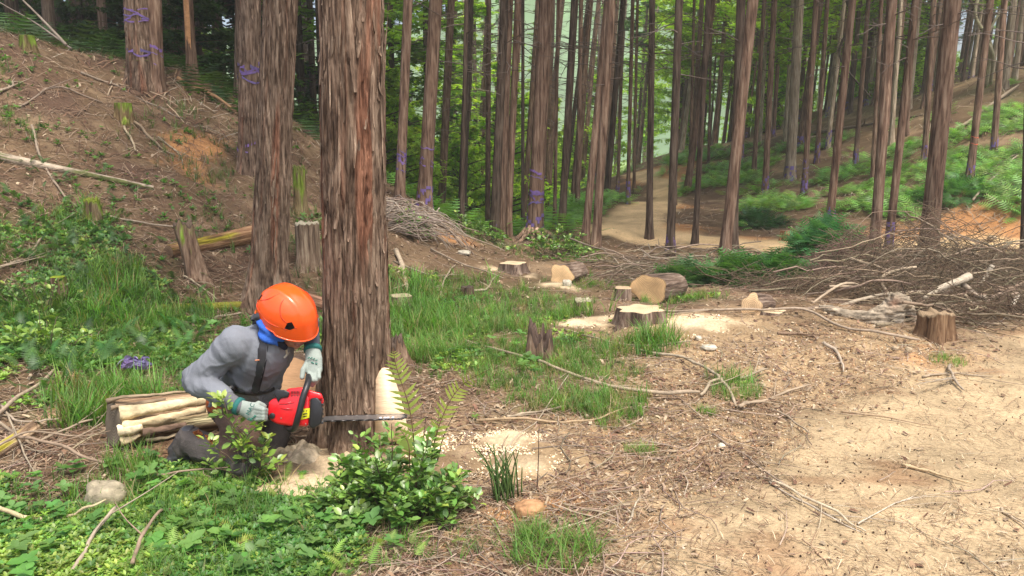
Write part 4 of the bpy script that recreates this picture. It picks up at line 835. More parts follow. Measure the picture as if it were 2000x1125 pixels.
# ------------------------------------------------------------------ brush pile
R_FINE = lambda r: r[1] < .0055
def heap(pxr, base_y, n, seed, hfun, L=(.5, 1.9), r=(.006, .02), group=None, label=None, col=(.26,.205,.14), depth_r=(6.3, 10.), aspect=1.):
    rg = np.random.default_rng(seed); out = []
    for i in range(n):
        Y = rg.uniform(*depth_r); px = rg.uniform(*pxr); x = ray(px, 600)[0]*Y/ray(px, 600)[1]; hh = hfun(px, Y)
        if hh < 0: continue
        hh *= rg.uniform(.15, 1)
        z = H(x, Y)+hh; a = rg.normal(0, .5)+(math.pi if rg.random() < .4 else 0); LL = rg.uniform(*L); a = rg.uniform(0, 6.283) if R_FINE(r) else a; d = np.array([math.cos(a)*aspect, math.sin(a)*.7, rg.normal(.05, .25 if not R_FINE(r) else .55)]); d /= np.linalg.norm(d)
        c = np.array([x, Y, z]); bow = rg.uniform(.0, .22)*LL; side = np.array([0, 0, 1])*bow+np.cross(d, [0,0,1])*rg.normal(0, .2)*LL
        p = np.array([c-d*LL/2-side*.6, c-d*LL*.2, c+side*.35, c+d*LL*.3+side*.1, c+d*LL/2-side*.7])
        for q in p: q[2] = max(q[2], H(q[0], q[1])+.02)
        R = rg.uniform(*r); out.append((smooth_path(p, 12, .045*LL, i+seed), R, vary(col, 1, .35, .08, rg)[0]))
    return out
hf = lambda px, Y: -1 if Y < front(px) else max(0, .80*math.exp(-((px-1790)/125.)**2)*math.exp(-((Y-8.4)/1.0)**2)+.26*math.exp(-((px-1990)/110.)**2)*math.exp(-((Y-8.3)/1.3)**2)+.10)
front = lambda px: float(np.interp(px, [1440, 1600, 1720, 1790, 1900, 2000, 2100], [8.4, 7.6, 6.9, 6.2, 6.3, 6.5, 6.6]))
big_br = heap((1560,2060), 0, 150, 5, hf, r=(.005, .017), L=(.5, 1.7))
for i, (p, R, c) in enumerate(big_br):
    V, Fs = tube(p, np.linspace(R, R*.35, 12), 6); mb = MB(); mb.add(V, Fs, c*(1+.4*fbm(V[:,:1]*12, V[:,1:2]*12, V[:,2:]*12, 2, 3)))
    tag(mb.obj('cut_branch', M_WOOD, origin=p[0]), 'bare curved branch heaped in the big brush pile on the right', 'branch', 'bare branches heaped in the big brush pile')
mbs = MB()
for (p, R, c) in heap((1440,2100), 0, 4600, 6, lambda a, b: hf(a, b)*1.05, L=(.2, .8), r=(.0018, .005), col=(.17,.125,.085)): V, Fs = tube(p[::2], np.linspace(R, R*.4, 6), 3, False); mbs.add(V, Fs, c)
for (p, R, c) in heap((1530,1700), 0, 700, 7, lambda a, b: .5*math.exp(-((a-1660)/70.)**2)+.1, L=(.3, .8), r=(.002, .004), col=(.20,.13,.10), depth_r=(8.8, 10)): V, Fs = tube(p[::2], np.linspace(R, R*.4, 6), 3, False); mbs.add(V, Fs, c)
for (p, R, c) in heap((1180,2050), 0, 900, 8, lambda a, b: .18, L=(.3, 1.1), r=(.003, .008), col=(.19,.145,.10), depth_r=(8.6, 10.7)): V, Fs = tube(p[::2], np.linspace(R, R*.4, 6), 3, False); mbs.add(V, Fs, c)
tag(mbs.obj('brush', M_TWIG), 'mass of thin dry twigs filling and edging the brush pile', kind='stuff')
mid = heap((1180,1560), 0, 46, 9, lambda a, b: .22, L=(.6, 1.8), r=(.006, .014), col=(.25,.2,.14), depth_r=(9.0, 10.9))
for i, (p, R, c) in enumerate(mid):
    V, Fs = tube(p, np.linspace(R, R*.35, 12), 5); mb = MB(); mb.add(V, Fs, c); tag(mb.obj('cut_branch', M_WOOD, origin=p[0]), 'thin branch strewn in the hollow between the log ends and the road', 'branch', 'thin branches strewn in the hollow before the road')
# named boughs on top of the pile
for k, (L, w0, w1, c, lab) in enumerate([
    ([(1892,540,7.15),(1850,558,7.05),(1800,582,6.95)],15,8,(.42,.36,.27),'thick cut bough end at the top right of the brush pile'),
    ([(1940,518,7.75),(1925,540,7.75),(1912,562,7.65)],10,6,(.5,.44,.34),'short pale upright stick in the brush pile'),
    ([(1988,577,6.95),(1976,598,6.85)],7,6,(.62,.56,.45),'short white stick end at the right edge of the brush pile'),
    ([(2000,553,7.35),(1960,565,7.25),(1925,566,7.25)],6,5,(.27,.2,.14),'brown bough reaching in from the right edge over the pile'),
    ([(1880,555,7.15),(1905,575,7.05),(1925,582,6.95)],10,8,(.4,.33,.25),'grey thick stick lying across the right of the pile'),
    ([(1620,560,7.25),(1680,560,7.25),(1640,556,7.15),(1560,612,6.95)],5,4,(.38,.3,.21),'long pale bough along the left flank of the pile'),
    ([(1600,612,6.85),(1680,585,7.05),(1760,572,7.15),(1860,568,7.15)],7,5,(.36,.3,.22),'long bough running across the middle of the pile'),
    ([(1735,575,7.35),(1722,545,7.45),(1750,528,7.55),(1790,522,7.55)],7,5,(.36,.29,.2),'tightly arched branch on top of the pile'),
    ([(1660,505,8.15),(1710,520,8.05),(1760,535,7.95)],7,4,(.33,.26,.18),'straight branch jutting left from the top of the pile'),
    ([(1885,575,6.85),(1920,620,6.75),(1985,668,6.65)],5,4,(.4,.32,.22),'long thin stick leaning down the right front of the pile'),
    ([(1905,680,6.6),(1960,672,6.6),(1980,664,6.6)],7,5,(.42,.32,.2),'tan stick on the sand at the foot of the pile')]):
    pole3([PY(a, b, y) for a, b, y in L], w0/2/F*8.3, w1/2/F*8.3, c, lab, name='bough', seed=k+3)
# ------------------------------------------------------------------ heap of pale roots behind the felled tree
rr_ = np.random.default_rng(4)
for i in range(95):
    px = rr_.uniform(758, 850); Y = rr_.uniform(10.2, 11.6); x = ray(px, 450)[0]*Y/ray(px, 450)[1]; z = H(x, Y); s = rr_.uniform(.4, 1.1); a = rr_.normal(0, .5)
    c = np.array([x, Y, z+rr_.uniform(.0, .32)]); e = np.array([math.cos(a)*s*.6, -.25*s*rr_.random(), 0]); top = c+np.array([0, 0, rr_.uniform(.0, .22)])
    p = np.array([c-e, top-e*.3, c+e*.5+[0,0,.05], c+e+[0,0,-.3*s*rr_.random()]])
    for q in p: q[2] = max(q[2], H(q[0], q[1])+.02)
    p = smooth_path(p, 12, .06, i); V, Fs = tube(p, np.linspace(.011, .004, 12)*rr_.uniform(.5, 1.3), 5); mb = MB(); mb.add(V, Fs, vary((.30,.24,.19), 1, .3, .05, rr_)[0])
    tag(mb.obj('dead_root', M_WOOD, origin=p[0]), 'pale curled root in the tangle right of the tree being felled', 'root', 'pale curled roots tangled behind the tree being felled')
for k, (L, w0, w1, lab) in enumerate([([(852,442,11.2),(848,425,11.2),(858,406,11.2)],10,2,'short white bare snag on the root heap'),([(840,440,11.2),(846,420,11.2),(847,408,11.2)],8,2,'second white snag beside the first on the root heap'),
      ([(820,425,11),(850,432,11),(880,450,11),(905,480,10.6)],12,8,'thick brown root ridge running down right from the white snags')]):
    pole3([PY(a, b, y) for a, b, y in L], w0/2/F*11, w1/2/F*11, (.55,.47,.36) if k < 2 else (.28,.2,.13), lab, name='root_snag', cat='root', seed=k)
# ------------------------------------------------------------------ rocks
def rock(px, py, wpx, hpx, label, col=(.42,.37,.28), seed=1, sink=.25, name='rock'):
    B = G(px, py); D = depth(B); rx = wpx/2/F*D; rz = hpx/2/F*D*1.15; V, Fs = sphere(22, 14); n = V*(1+.42*fbm(V[:,:1]*1.6+seed, V[:,1:2]*1.3, V[:,2:]*1.3, 2, seed)+.22*fbm(V[:,:1]*4, V[:,1:2]*4, V[:,2:]*4, 3, seed))
    n = np.sign(n)*np.abs(n)**.8*[rx, rx*.8, rz]; mb = MB(); mb.add(n, Fs, np.array(col)*(1+.7*fbm(V[:,:1]*3, V[:,1:2]*3, V[:,2:]*3, 3, seed+2)).clip(.5, 1.4)); o = mb.obj(name, M_WOOD if 0 else M_ROCK); o.location = B+Vector((0, rx*.6, rz*(1-sink))); tag(o, label, 'rock'); return o
M_ROCK = vcmat('rock', .9, 22, .35, .7, 35, spec=.2, objsp=True)
rock(198, 1002, 74, 52, 'pale yellowish angular rock among the leaves, bottom left', (.30,.26,.18), 3, .15)
for px, py, w, h, s, lb in [(1386,686,30,11,5,'flat white stone on the mound above the sand'),(1365,666,13,9,6,'small rounded tan stone left of the flat white stone'),(1776,690,14,11,7,'tan stone below the driftwood root'),(1750,686,13,9,8,'grey stone left of the tan one below the driftwood root'),
        (906,499,26,9,9,'white flat chunk lying left of the pale-topped far stump'),(1108,563,18,16,10,'white wood chunk under the tan log end beyond the grass'),(1410,877,14,10,11,'white pebble stone at the edge of the sand'),(1487,755,9,8,12,'little tan stone in grass right of the forked branches'),(1940,470,16,9,13,'stone at the foot of the orange bank, right'),(1860,466,14,9,14,'stone left along the foot of the orange bank')]:
    rock(px, py, w, h, lb, (.45,.41,.32) if 'white' in lb else (.33,.26,.17), s)
rock(1035, 1010, 60, 26, 'smooth orange clod of earth beside the shrub, bottom centre', (.36,.20,.10), 21, .5, 'earth_clod')
def mound():
    c = G(585, 905); u, v = np.meshgrid(np.linspace(-.22, .22, 70), np.linspace(-.16, .2, 60)); x, y = c.x+u.ravel(), c.y+.02+v.ravel(); e = np.exp(-((u.ravel()/.13)**2+(v.ravel()/.1)**2))
    z = Hs(x, y)-.012+.10*e*(1+.9*fbm(x*14, y*14, 0, 4, 4))+.02*fbm(x*30, y*30, 0, 2, 7)*sstep(.05, .4, e); n = fbm(x*18, y*18, 0, 3, 9)[:,None]; g = sstep(-.1, .15, n)
    mb = MB(); mb.add(np.c_[x, y, z], grid_faces(60, 70), np.array([.30,.25,.17])*(1-g)+np.array([.60,.50,.35])*g); tag(mb.obj('earth_mound', M_GROUND, origin=c), 'rough earth mound under the chainsaw, dusted with sawdust', 'mound')
    o = bpy.data.objects['earth_mound']
    if o.data.polygons[10].normal.z < 0: o.data.flip_normals()
mound()
# ------------------------------------------------------------------ ground vegetation and litter
def sample(n, wfun, seed, yr=(2.2, 22), pxr=(-80, 2080), pw=1.35, xy=None):
    r = np.random.default_rng(seed); m = n*12; u = r.random(m); e = 1-pw
    Y = (yr[0]**e+(yr[1]**e-yr[0]**e)*u)**(1/e); px = r.uniform(pxr[0], pxr[1], m); X = (px-1000)/F*Y*1.03
    w_ = wfun(X, Y); k = np.where(r.random(m) < w_)[0][:n]; X, Y = X[k], Y[k]; return X, Y, Hs(X, Y)
def normal_tilt(X, Y):
    e = .15; zx = (Hs(X+e, Y)-Hs(X-e, Y))/(2*e); zy = (Hs(X, Y+e)-Hs(X, Y-e))/(2*e); n = np.stack([-zx, -zy, 1+0*zx], -1); n /= np.linalg.norm(n, axis=1)[:,None]
    t1 = np.cross(n, [0, 1, 0]); t1 /= np.linalg.norm(t1, axis=1)[:,None]; t2 = np.cross(n, t1); return np.stack([t1, t2, n], -1)
def tuft(seed, n=10, spread=.25, lean=.55, wd=.022):
    r = np.random.default_rng(seed); V = []; T3 = []; k = 0
    for i in range(n):
        a = r.uniform(0, 6.28); b = r.uniform(0, 6.28); o = np.array([math.cos(b), math.sin(b), 0])*r.random()*spread*.4; d = np.array([math.cos(a), math.sin(a), 0]); s = np.array([-d[1], d[0], 0]); L = r.uniform(.5, 1); ln = lean*r.uniform(.3, 1.3)
        pt = [o+d*ln*L*t**2+np.array([0,0,1])*L*(t-.32*ln*t*t) for t in (0, .35, .7, 1)]; w_ = wd*r.uniform(.6, 1.2)
        V += [pt[0]-s*w_, pt[0]+s*w_, pt[1]-s*w_*.9, pt[1]+s*w_*.9, pt[2]-s*w_*.6, pt[2]+s*w_*.6, pt[3]]; T3 += [[k,k+1,k+3],[k,k+3,k+2],[k+2,k+3,k+5],[k+2,k+5,k+4],[k+4,k+5,k+6]]; k += 7
    return np.array(V), [np.array(T3)]
LEAFV = np.array([[0,0,0],[.26,.34,.07],[.24,.70,.06],[0,1,-.06],[-.24,.70,.06],[-.26,.34,.07],[0,.36,0],[0,.72,-.01]])
LEAFF = [np.array([[0,1,6],[6,1,2],[6,2,7],[7,2,3],[7,3,4],[7,4,5],[7,5,6],[6,5,0]])]
def rosette(seed, n=6, tilt=.5, w_=1.):
    r = np.random.default_rng(seed); mb = MB()
    for i in range(n):
        a = i*6.28/n+r.uniform(-.4, .4); R = rotz(np.array([a]))@rotx(np.array([r.uniform(.1, tilt)])); s = r.uniform(.6, 1); scatter(mb, LEAFV*[w_,1,1], LEAFF, [[0,0,.12*r.random()]], R, np.array([s]), [[1,1,1]])
    V = np.concatenate(mb.V); return V, [np.concatenate(mb.Fs[3])]
def frond(n=11, w_=.3, arch=.35, flat=False):
    V = [[-.008,0,0],[.008,0,0]]; T = []; zf = lambda t: arch*(t*1.5-1.3*t*t)
    for i in range(n):
        t0 = .12+.86*i/n; t1 = t0+.055; L = w_*math.sin(math.pi*min(1, (t0*.86+.16)))**.8; k = len(V); z0, z1 = zf(t0), zf(t1)
        V += [[0,t0,z0],[0,t1+.02,z1],[L,t0+.12,z0-.03],[-L,t0+.12,z0-.03]]; T += [[k,k+2,k+1],[k,k+1,k+3]]
    V += [[0,1,zf(1)]]; return np.array(V, float), [np.array(T)]
G_BLOB = lambda X, Y, L=GREEN: blobs(X, Y, L)
def offsand(X, Y): return (1-sandmask(X, Y))*(1-roadmask(X, Y))
def nodust(X, Y): return 1-.95*sstep(.5, .8, blobs(X, Y, DUST))
def g1(X, Y): return np.where((Y < 4.0) & (X < .3), .22, 1.)*offsand(X, Y)*nodust(X, Y)*sstep(.42, .9, G_BLOB(X, Y)+.55*fbm(X*1.7, Y*1.7, 0, 3, 51))
# grass
mb = MB(); X, Y, Z = sample(7500, g1, 1, (2.4, 13)); n = len(X); tid = RNG.integers(0, 5, n)
hh = (.10+.12*sstep(-.1, .4, fbm(X*.9, Y*.9, 0, 2, 61)))*RNG.uniform(.5, 1.25, n)*np.where(Y < 3.7, .6, 1)
for k in range(5):
    m = tid == k; V, Fs = tuft(k, 9, .4, .7, .014); scatter(mb, V, Fs, np.c_[X, Y, Z-.01][m], rotz(RNG.uniform(0, 6.28, m.sum())), hh[m]*1.25, np.where(RNG.random((m.sum(), 1)) < .13, vary((.30,.25,.12), m.sum(), .3), vary((.12,.24,.045), m.sum(), .45, .2)))
tag(mb.obj('grass', M_GRASS, smooth=False), 'fresh green grass growing across the clearing', kind='stuff')
def patchy(x, y):
    k = sstep(-.35, .35, fbm(x*1.9, y*1.9, 0, 3, 113)+.25*RNG.normal(0, 1, len(x)))[:,None]; return np.array([.075,.185,.04])*(1-k)+np.array([.25,.36,.07])*k
# small leafed ground cover
def g2(X, Y): return offsand(X, Y)*nodust(X, Y)*sstep(.5, 1.1, np.where((X < -.2) & (Y < 8), 1., .55)*G_BLOB(X, Y)+.75*fbm(X*2.1+9, Y*2.1, 0, 4, 71)+.0)
mb = MB(); X, Y, Z = sample(26000, g2, 2, (2.3, 12), pw=1.7); n = len(X); tid = RNG.integers(0, 4, n); NT = normal_tilt(X, Y)
for k in range(4):
    m = tid == k; V, Fs = rosette(k, 4+k % 2, .9, .9); scatter(mb, V, Fs, (np.c_[X, Y, Z+.012+.03*RNG.random(n)])[m], NT[m]@rotz(RNG.uniform(0, 6.28, m.sum())), RNG.uniform(.018, .042, m.sum())*np.interp(Y[m], [3, 10], [.9, 1.5]), patchy(X[m], Y[m])*(1+RNG.uniform(-.4, .4, (m.sum(), 1)))*(1+RNG.uniform(-.15, .15, (m.sum(), 3))))
tag(mb.obj('ground_cover', M_LEAF, smooth=False), 'low small-leaved weeds covering the forest floor', kind='stuff')
# broad leaves near the camera at the left
mb = MB(); X, Y, Z = sample(300, lambda X, Y: offsand(X, Y)*nodust(X, Y)*sstep(.4, .8, G_BLOB(X, Y)+.4*fbm(X*3, Y*3, 0, 2, 5))*(X < .15), 3, (2.35, 6.5)); n = len(X)
for k in range(3):
    m = RNG.integers(0, 3, n) == k; V, Fs = rosette(20+k, 3+k, .35, 1.15); scatter(mb, V, Fs, np.c_[X, Y, Z+.03+.05*RNG.random(n)][m], rrand(m.sum(), .25), RNG.uniform(.04, .075, m.sum()), vary((.12,.25,.06), m.sum(), .35, .15))
tag(mb.obj('broad_leaves', M_LEAF, smooth=False), 'broader green leaves standing among the low weeds', kind='stuff')
# ferny fronds: foreground (pale) and undergrowth at left
mb = MB(); FV, FF = frond()
X, Y, Z = sample(170, lambda X, Y: blobs(X, Y, [(560,1060,.5,.25,1),(420,1100,.5,.2,1),(680,1090,.3,.15,.9),(520,960,.35,.15,.8),(90,560,.8,.7,.7),(230,560,.7,.6,.6)]), 4, (2.3, 8), (-50, 900)); n = len(X)
scatter(mb, FV, FF, np.c_[X, Y, Z+.02], rotz(RNG.uniform(0, 6.28, n))@rotx(RNG.uniform(.1, .8, n)), RNG.uniform(.045, .10, n), vary((.22,.34,.07), n, .35, .15))
X, Y, Z = sample(800, lambda X, Y: blobs(X, Y, [(100,600,1.3,1.3,1),(60,480,1.,1.2,1),(250,560,.9,.6,.7),(130,480,.6,.6,.8),(30,640,.6,.6,1)])*(.5+.5*fbm(X*2, Y*2, 0, 2, 8) > .35), 5, (4.5, 9), (-60, 420)); n = len(X)
scatter(mb, FV, FF, np.c_[X, Y, Z+.04], rotz(RNG.uniform(0, 6.28, n))@rotx(RNG.uniform(.1, .9, n)), RNG.uniform(.06, .17, n), vary((.06,.14,.035), n, .4, .15))
tag(mb.obj('fern_undergrowth', M_LEAF, smooth=False), 'small ferns and fronds in the undergrowth', kind='stuff')
# right hillside greens: low ferny sprays in patches
HG = [(1900,330,2.4,2,1),(1850,380,1.6,1,1),(1780,390,1.2,1.,.9),(1700,330,1.5,1.6,.8),(1640,350,1.2,1.,.8),(1480,410,1.,.8,.9),(1560,420,1.,.7,.7),(1500,380,1.2,1.2,.7),(1380,360,1.5,2,.8),(1600,400,1.2,.8,.6),(1870,260,2.,2.,.7),(1950,240,2,2,.6),(1440,330,2,3,.7),(1340,310,2,3,.7),(1990,380,1.,.8,.8),(1560,300,2,3,.5),(1250,310,3,6,.9),(1150,400,1.6,2,.7),(1110,350,2,4,.9)]
mb = MB(); X, Y, Z = sample(7500, lambda X, Y: offsand(X, Y)*sstep(.42, .85, .95*blobs(X, Y, HG)+1.0*fbm(X*1.3, Y*1.3, 0, 4, 15)), 6, (12.8, 38), (1050, 2100), .6); n = len(X); NT = normal_tilt(X, Y)
scatter(mb, *frond(6, .42, .3), np.c_[X, Y, Z+.08*RNG.random(n)], NT@rotz(RNG.uniform(0, 6.28, n))@rotx(RNG.uniform(0, .7, n)), RNG.uniform(.13, .30, n)*np.interp(Y, [13, 38], [1, 1.8]), vary((.17,.32,.07), n, .5, .2))
X, Y, Z = sample(2600, lambda X, Y: (Y > 13)*1., 16, (13, 34), (740, 1160), .6); n = len(X)
scatter(mb, *frond(6, .42, .3), np.c_[X, Y, Z+.1*RNG.random(n)], rotz(RNG.uniform(0, 6.28, n))@rotx(RNG.uniform(0, .8, n)), RNG.uniform(.15, .5, n), vary((.14,.30,.05), n, .4, .15))
tag(mb.obj('hillside_ferns', M_LEAF, smooth=False), 'green ferny plants spread over the right slope and valley edge', kind='stuff')
# left slope plants
mb = MB(); X, Y, Z = sample(1000, lambda X, Y: (Y > 5.5)*sstep(.0, .5, fbm(X*1.4, Y*1.4, 0, 3, 25)+.15), 7, (6, 13.5), (-60, 640), .8); n = len(X)
for k in range(3):
    m = RNG.integers(0, 3, n) == k; V, Fs = rosette(30+k, 7, .9, .55); scatter(mb, V, Fs, np.c_[X, Y, Z+.02][m], rrand(m.sum(), .3), RNG.uniform(.03, .085, m.sum()), vary((.10,.22,.05), m.sum(), .4, .2))
V, Fs = tuft(44, 10, .3, .9, .012); X, Y, Z = sample(420, lambda X, Y: (Y > 6)*sstep(.0, .45, fbm(X*.9+4, Y*.9, 0, 3, 27)), 8, (6.5, 14), (-60, 640), .8); n = len(X)
scatter(mb, V, Fs, np.c_[X, Y, Z], rotz(RNG.uniform(0, 6.28, n)), RNG.uniform(.12, .26, n), vary((.11,.17,.05), n, .4, .2))
X, Y, Z = sample(1500, lambda X, Y: (Hs(X, Y) > 1.6)*1., 9, (12, 24), (-100, 640), .5); n = len(X)
scatter(mb, *frond(6, .42, .3), np.c_[X, Y, Z], rotz(RNG.uniform(0, 6.28, n))@rotx(RNG.uniform(0, .9, n)), RNG.uniform(.2, .6, n), vary((.05,.10,.03), n, .4, .15))
tag(mb.obj('slope_weeds', M_LEAF, smooth=False), 'sparse weeds and sedge on the left slope', kind='stuff')
# litter: needles, twigs, bark flakes
def litter(name, lab, n, wf, seed, L, W_, cols, yr, pw, zoff=.006, tilt=.18, pxr=(-80, 2080), bend=.25):
    mb = MB(); X, Y, Z = sample(n, wf, seed, yr, pxr, pw); n = len(X); r = np.random.default_rng(seed); NT = normal_tilt(X, Y)
    T_ = np.array([[-.5,-.5,0],[.5,-.5,0],[.5+bend,.5,.1],[-.5+bend,.5,.1],[.4,1.4,0],[-.4,1.4,0]]); q = [np.array([[0,1,2,3],[3,2,4,5]])]
    R = NT@rotz(r.uniform(0, 6.28, n))@rotx(r.normal(0, tilt, n)); s = np.c_[r.uniform(*W_, n), r.uniform(*L, n)*.5, r.uniform(*L, n)*.5]; s *= np.interp(Y, [3, 8, 20], [.85, 1.25, 1.25 if yr[1] > 30 else 2.0])[:,None]
    ci = r.integers(0, len(cols), n); c = np.array(cols)[ci]*(1+r.uniform(-.3, .3, (n, 1))); scatter(mb, T_, q, np.c_[X, Y, Z+zoff+.01*r.random(n)], R, s, c); o = mb.obj(name, M_CHIP, smooth=False); tag(o, lab, kind='stuff')
browns = [(.16,.09,.06),(.24,.16,.10),(.30,.22,.15),(.10,.06,.045),(.36,.28,.19),(.21,.125,.08)]
litter('needle_litter', 'brown dead needles and fine twigs on the forest floor', 62000, lambda X, Y: offsand(X, Y)*.93+.07+0*X, 11, (.03, .13), (.0015, .0045), browns, (2.2, 16), 1.45)
litter('bark_litter', 'flakes of bark and dead leaves on the forest floor', 12000, lambda X, Y: offsand(X, Y)*.95+.05, 12, (.012, .05), (.008, .022), browns+[(.42,.33,.22)], (2.2, 16), 1.5, tilt=.35)
litter('far_litter', 'dead branches and litter lying on the wooded slopes', 13000, lambda X, Y: (1-roadmask(X, Y))*1., 13, (.10, .42), (.005, .014), browns+[(.34,.29,.22)], (11, 34), .6, zoff=.02)
litter('pale_chips', 'pale fresh wood chips and sawdust flakes', 9000, lambda X, Y: sstep(.28, .6, blobs(X, Y, DUST)+.3*fbm(X*4, Y*4, 0, 2, 4)), 14, (.006, .028), (.003, .010), [(.82,.68,.46),(.75,.58,.36),(.86,.76,.58)], (2.8, 9), 1.4, tilt=.5)
litter('sand_litter', 'fine dark straw and twig bits scattered over the sand', 4500, lambda X, Y: sandmask(X, Y)*(.35+.65*sstep(-.1, .3, fbm(X*1.8, Y*3.6, 0, 3, 91))), 15, (.015, .07), (.0015, .004), [(.16,.10,.06),(.24,.16,.10),(.33,.23,.13),(.5,.4,.27)], (2.2, 10), 1.5, pxr=(1000, 2080))
litter('slope_litter', 'dead twigs and root fibres covering the left slope', 9000, lambda X, Y: (X < -1)*(Y > 5.5)*1., 23, (.06, .26), (.002, .006), [(.14,.08,.05),(.10,.06,.04),(.18,.11,.07),(.26,.19,.13)], (6, 15), .9, zoff=.012, tilt=.25, pxr=(-80, 780))
# twigs
mb = MB(); X, Y, Z = sample(3300, lambda X, Y: offsand(X, Y)*.9+.04, 17, (2.3, 14), pw=1.3); r = np.random.default_rng(3); n = len(X); NT = normal_tilt(X, Y)
tw = []
for k in range(5):
    p = smooth_path([(-.5,0,0),(-.1,r.uniform(-.1,.1),r.uniform(0,.06)),(.25,r.uniform(-.1,.1),.03),(.5,r.uniform(-.1,.1),0)], 7); tw.append(tube(p, np.linspace(.011, .005, 7), 3, False))
tid = r.integers(0, 5, n)
for k in range(5):
    m = tid == k; L = r.uniform(.06, .42, m.sum()); s = np.c_[L, L, np.minimum(L, .25)*.9]; scatter(mb, tw[k][0], tw[k][1], np.c_[X, Y, Z+.012][m], NT[m]@rotz(r.uniform(0, 6.28, m.sum()))@rotx(0*L), s, vary((.27,.21,.155), m.sum(), .45, .08, r))
tag(mb.obj('twigs', M_TWIG), 'small dead twigs scattered over the floor', kind='stuff')
# gravel
OV = np.array([[1,0,0],[0,1,0],[-1,0,0],[0,-1,0],[0,0,.7],[.1,0,-.7]], float); OF = [np.array([[0,1,4],[1,2,4],[2,3,4],[3,0,4],[1,0,5],[2,1,5],[3,2,5],[0,3,5]])]
mb = MB(); GR = [(1500,700,1.6,.9,1),(1250,850,1.1,.6,1),(1100,900,.7,.5,1),(1120,1000,.6,.4,.8),(1700,690,1.,.5,.9),(1400,650,1.4,.4,.7),(900,740,.6,.3,.6),(1300,900,.6,.5,1),(1450,780,.8,.4,.8)]
X, Y, Z = sample(9000, lambda X, Y: (1-.85*sandmask(X, Y))*sstep(.15, .8, blobs(X, Y, GR)+.3*fbm(X*3, Y*3, 0, 3, 33)), 18, (2.3, 10), (700, 2080), 1.5); n = len(X)
scatter(mb, OV, OF, np.c_[X, Y, Z+.002], rrand(n, 1.), RNG.uniform(.003, .011, n)[:,None]*RNG.uniform(.6, 1.4, (n, 3))*np.interp(Y, [3, 8], [.8, 1.4])[:,None], np.array([(.52,.38,.22),(.40,.25,.13),(.62,.52,.38),(.34,.20,.11)])[RNG.integers(0, 4, n)]*RNG.uniform(.7, 1.2, (n, 1)))
tag(mb.obj('gravel', M_CHIP), 'small tan and orange stones on the mound', kind='stuff')
mb = MB(); SV, SF = sphere(6, 4); X, Y, Z = sample(380, lambda X, Y: sandmask(X, Y), 19, (2.3, 6.5), (1100, 2080), 1.5); n = len(X)
scatter(mb, SV, SF, np.c_[X, Y, Z+.004], rrand(n, .4), RNG.uniform(.002, .0048, n), vary((.06,.035,.025), n, .3)); tag(mb.obj('seed_cones', M_CHIP), 'tiny dark seed cones dotted over the sand', kind='stuff')
# sawdust crumbs around the trunk foot
mb = MB(); X, Y, Z = sample(5200, lambda X, Y: sstep(.45, .8, blobs(X, Y, DUST[:8])), 20, (3., 5.), (500, 1150), 1.2); n = len(X)
scatter(mb, OV, OF, np.c_[X, Y, Z+.012+.012*RNG.random(n)], rrand(n, 1.), RNG.uniform(.003, .010, n)[:,None]*RNG.uniform(.5, 1.4, (n, 3)), vary((.82,.68,.46), n, .12, .04)); tag(mb.obj('sawdust', M_CHIP), 'pale sawdust heaped at the foot of the tree being felled', kind='stuff')

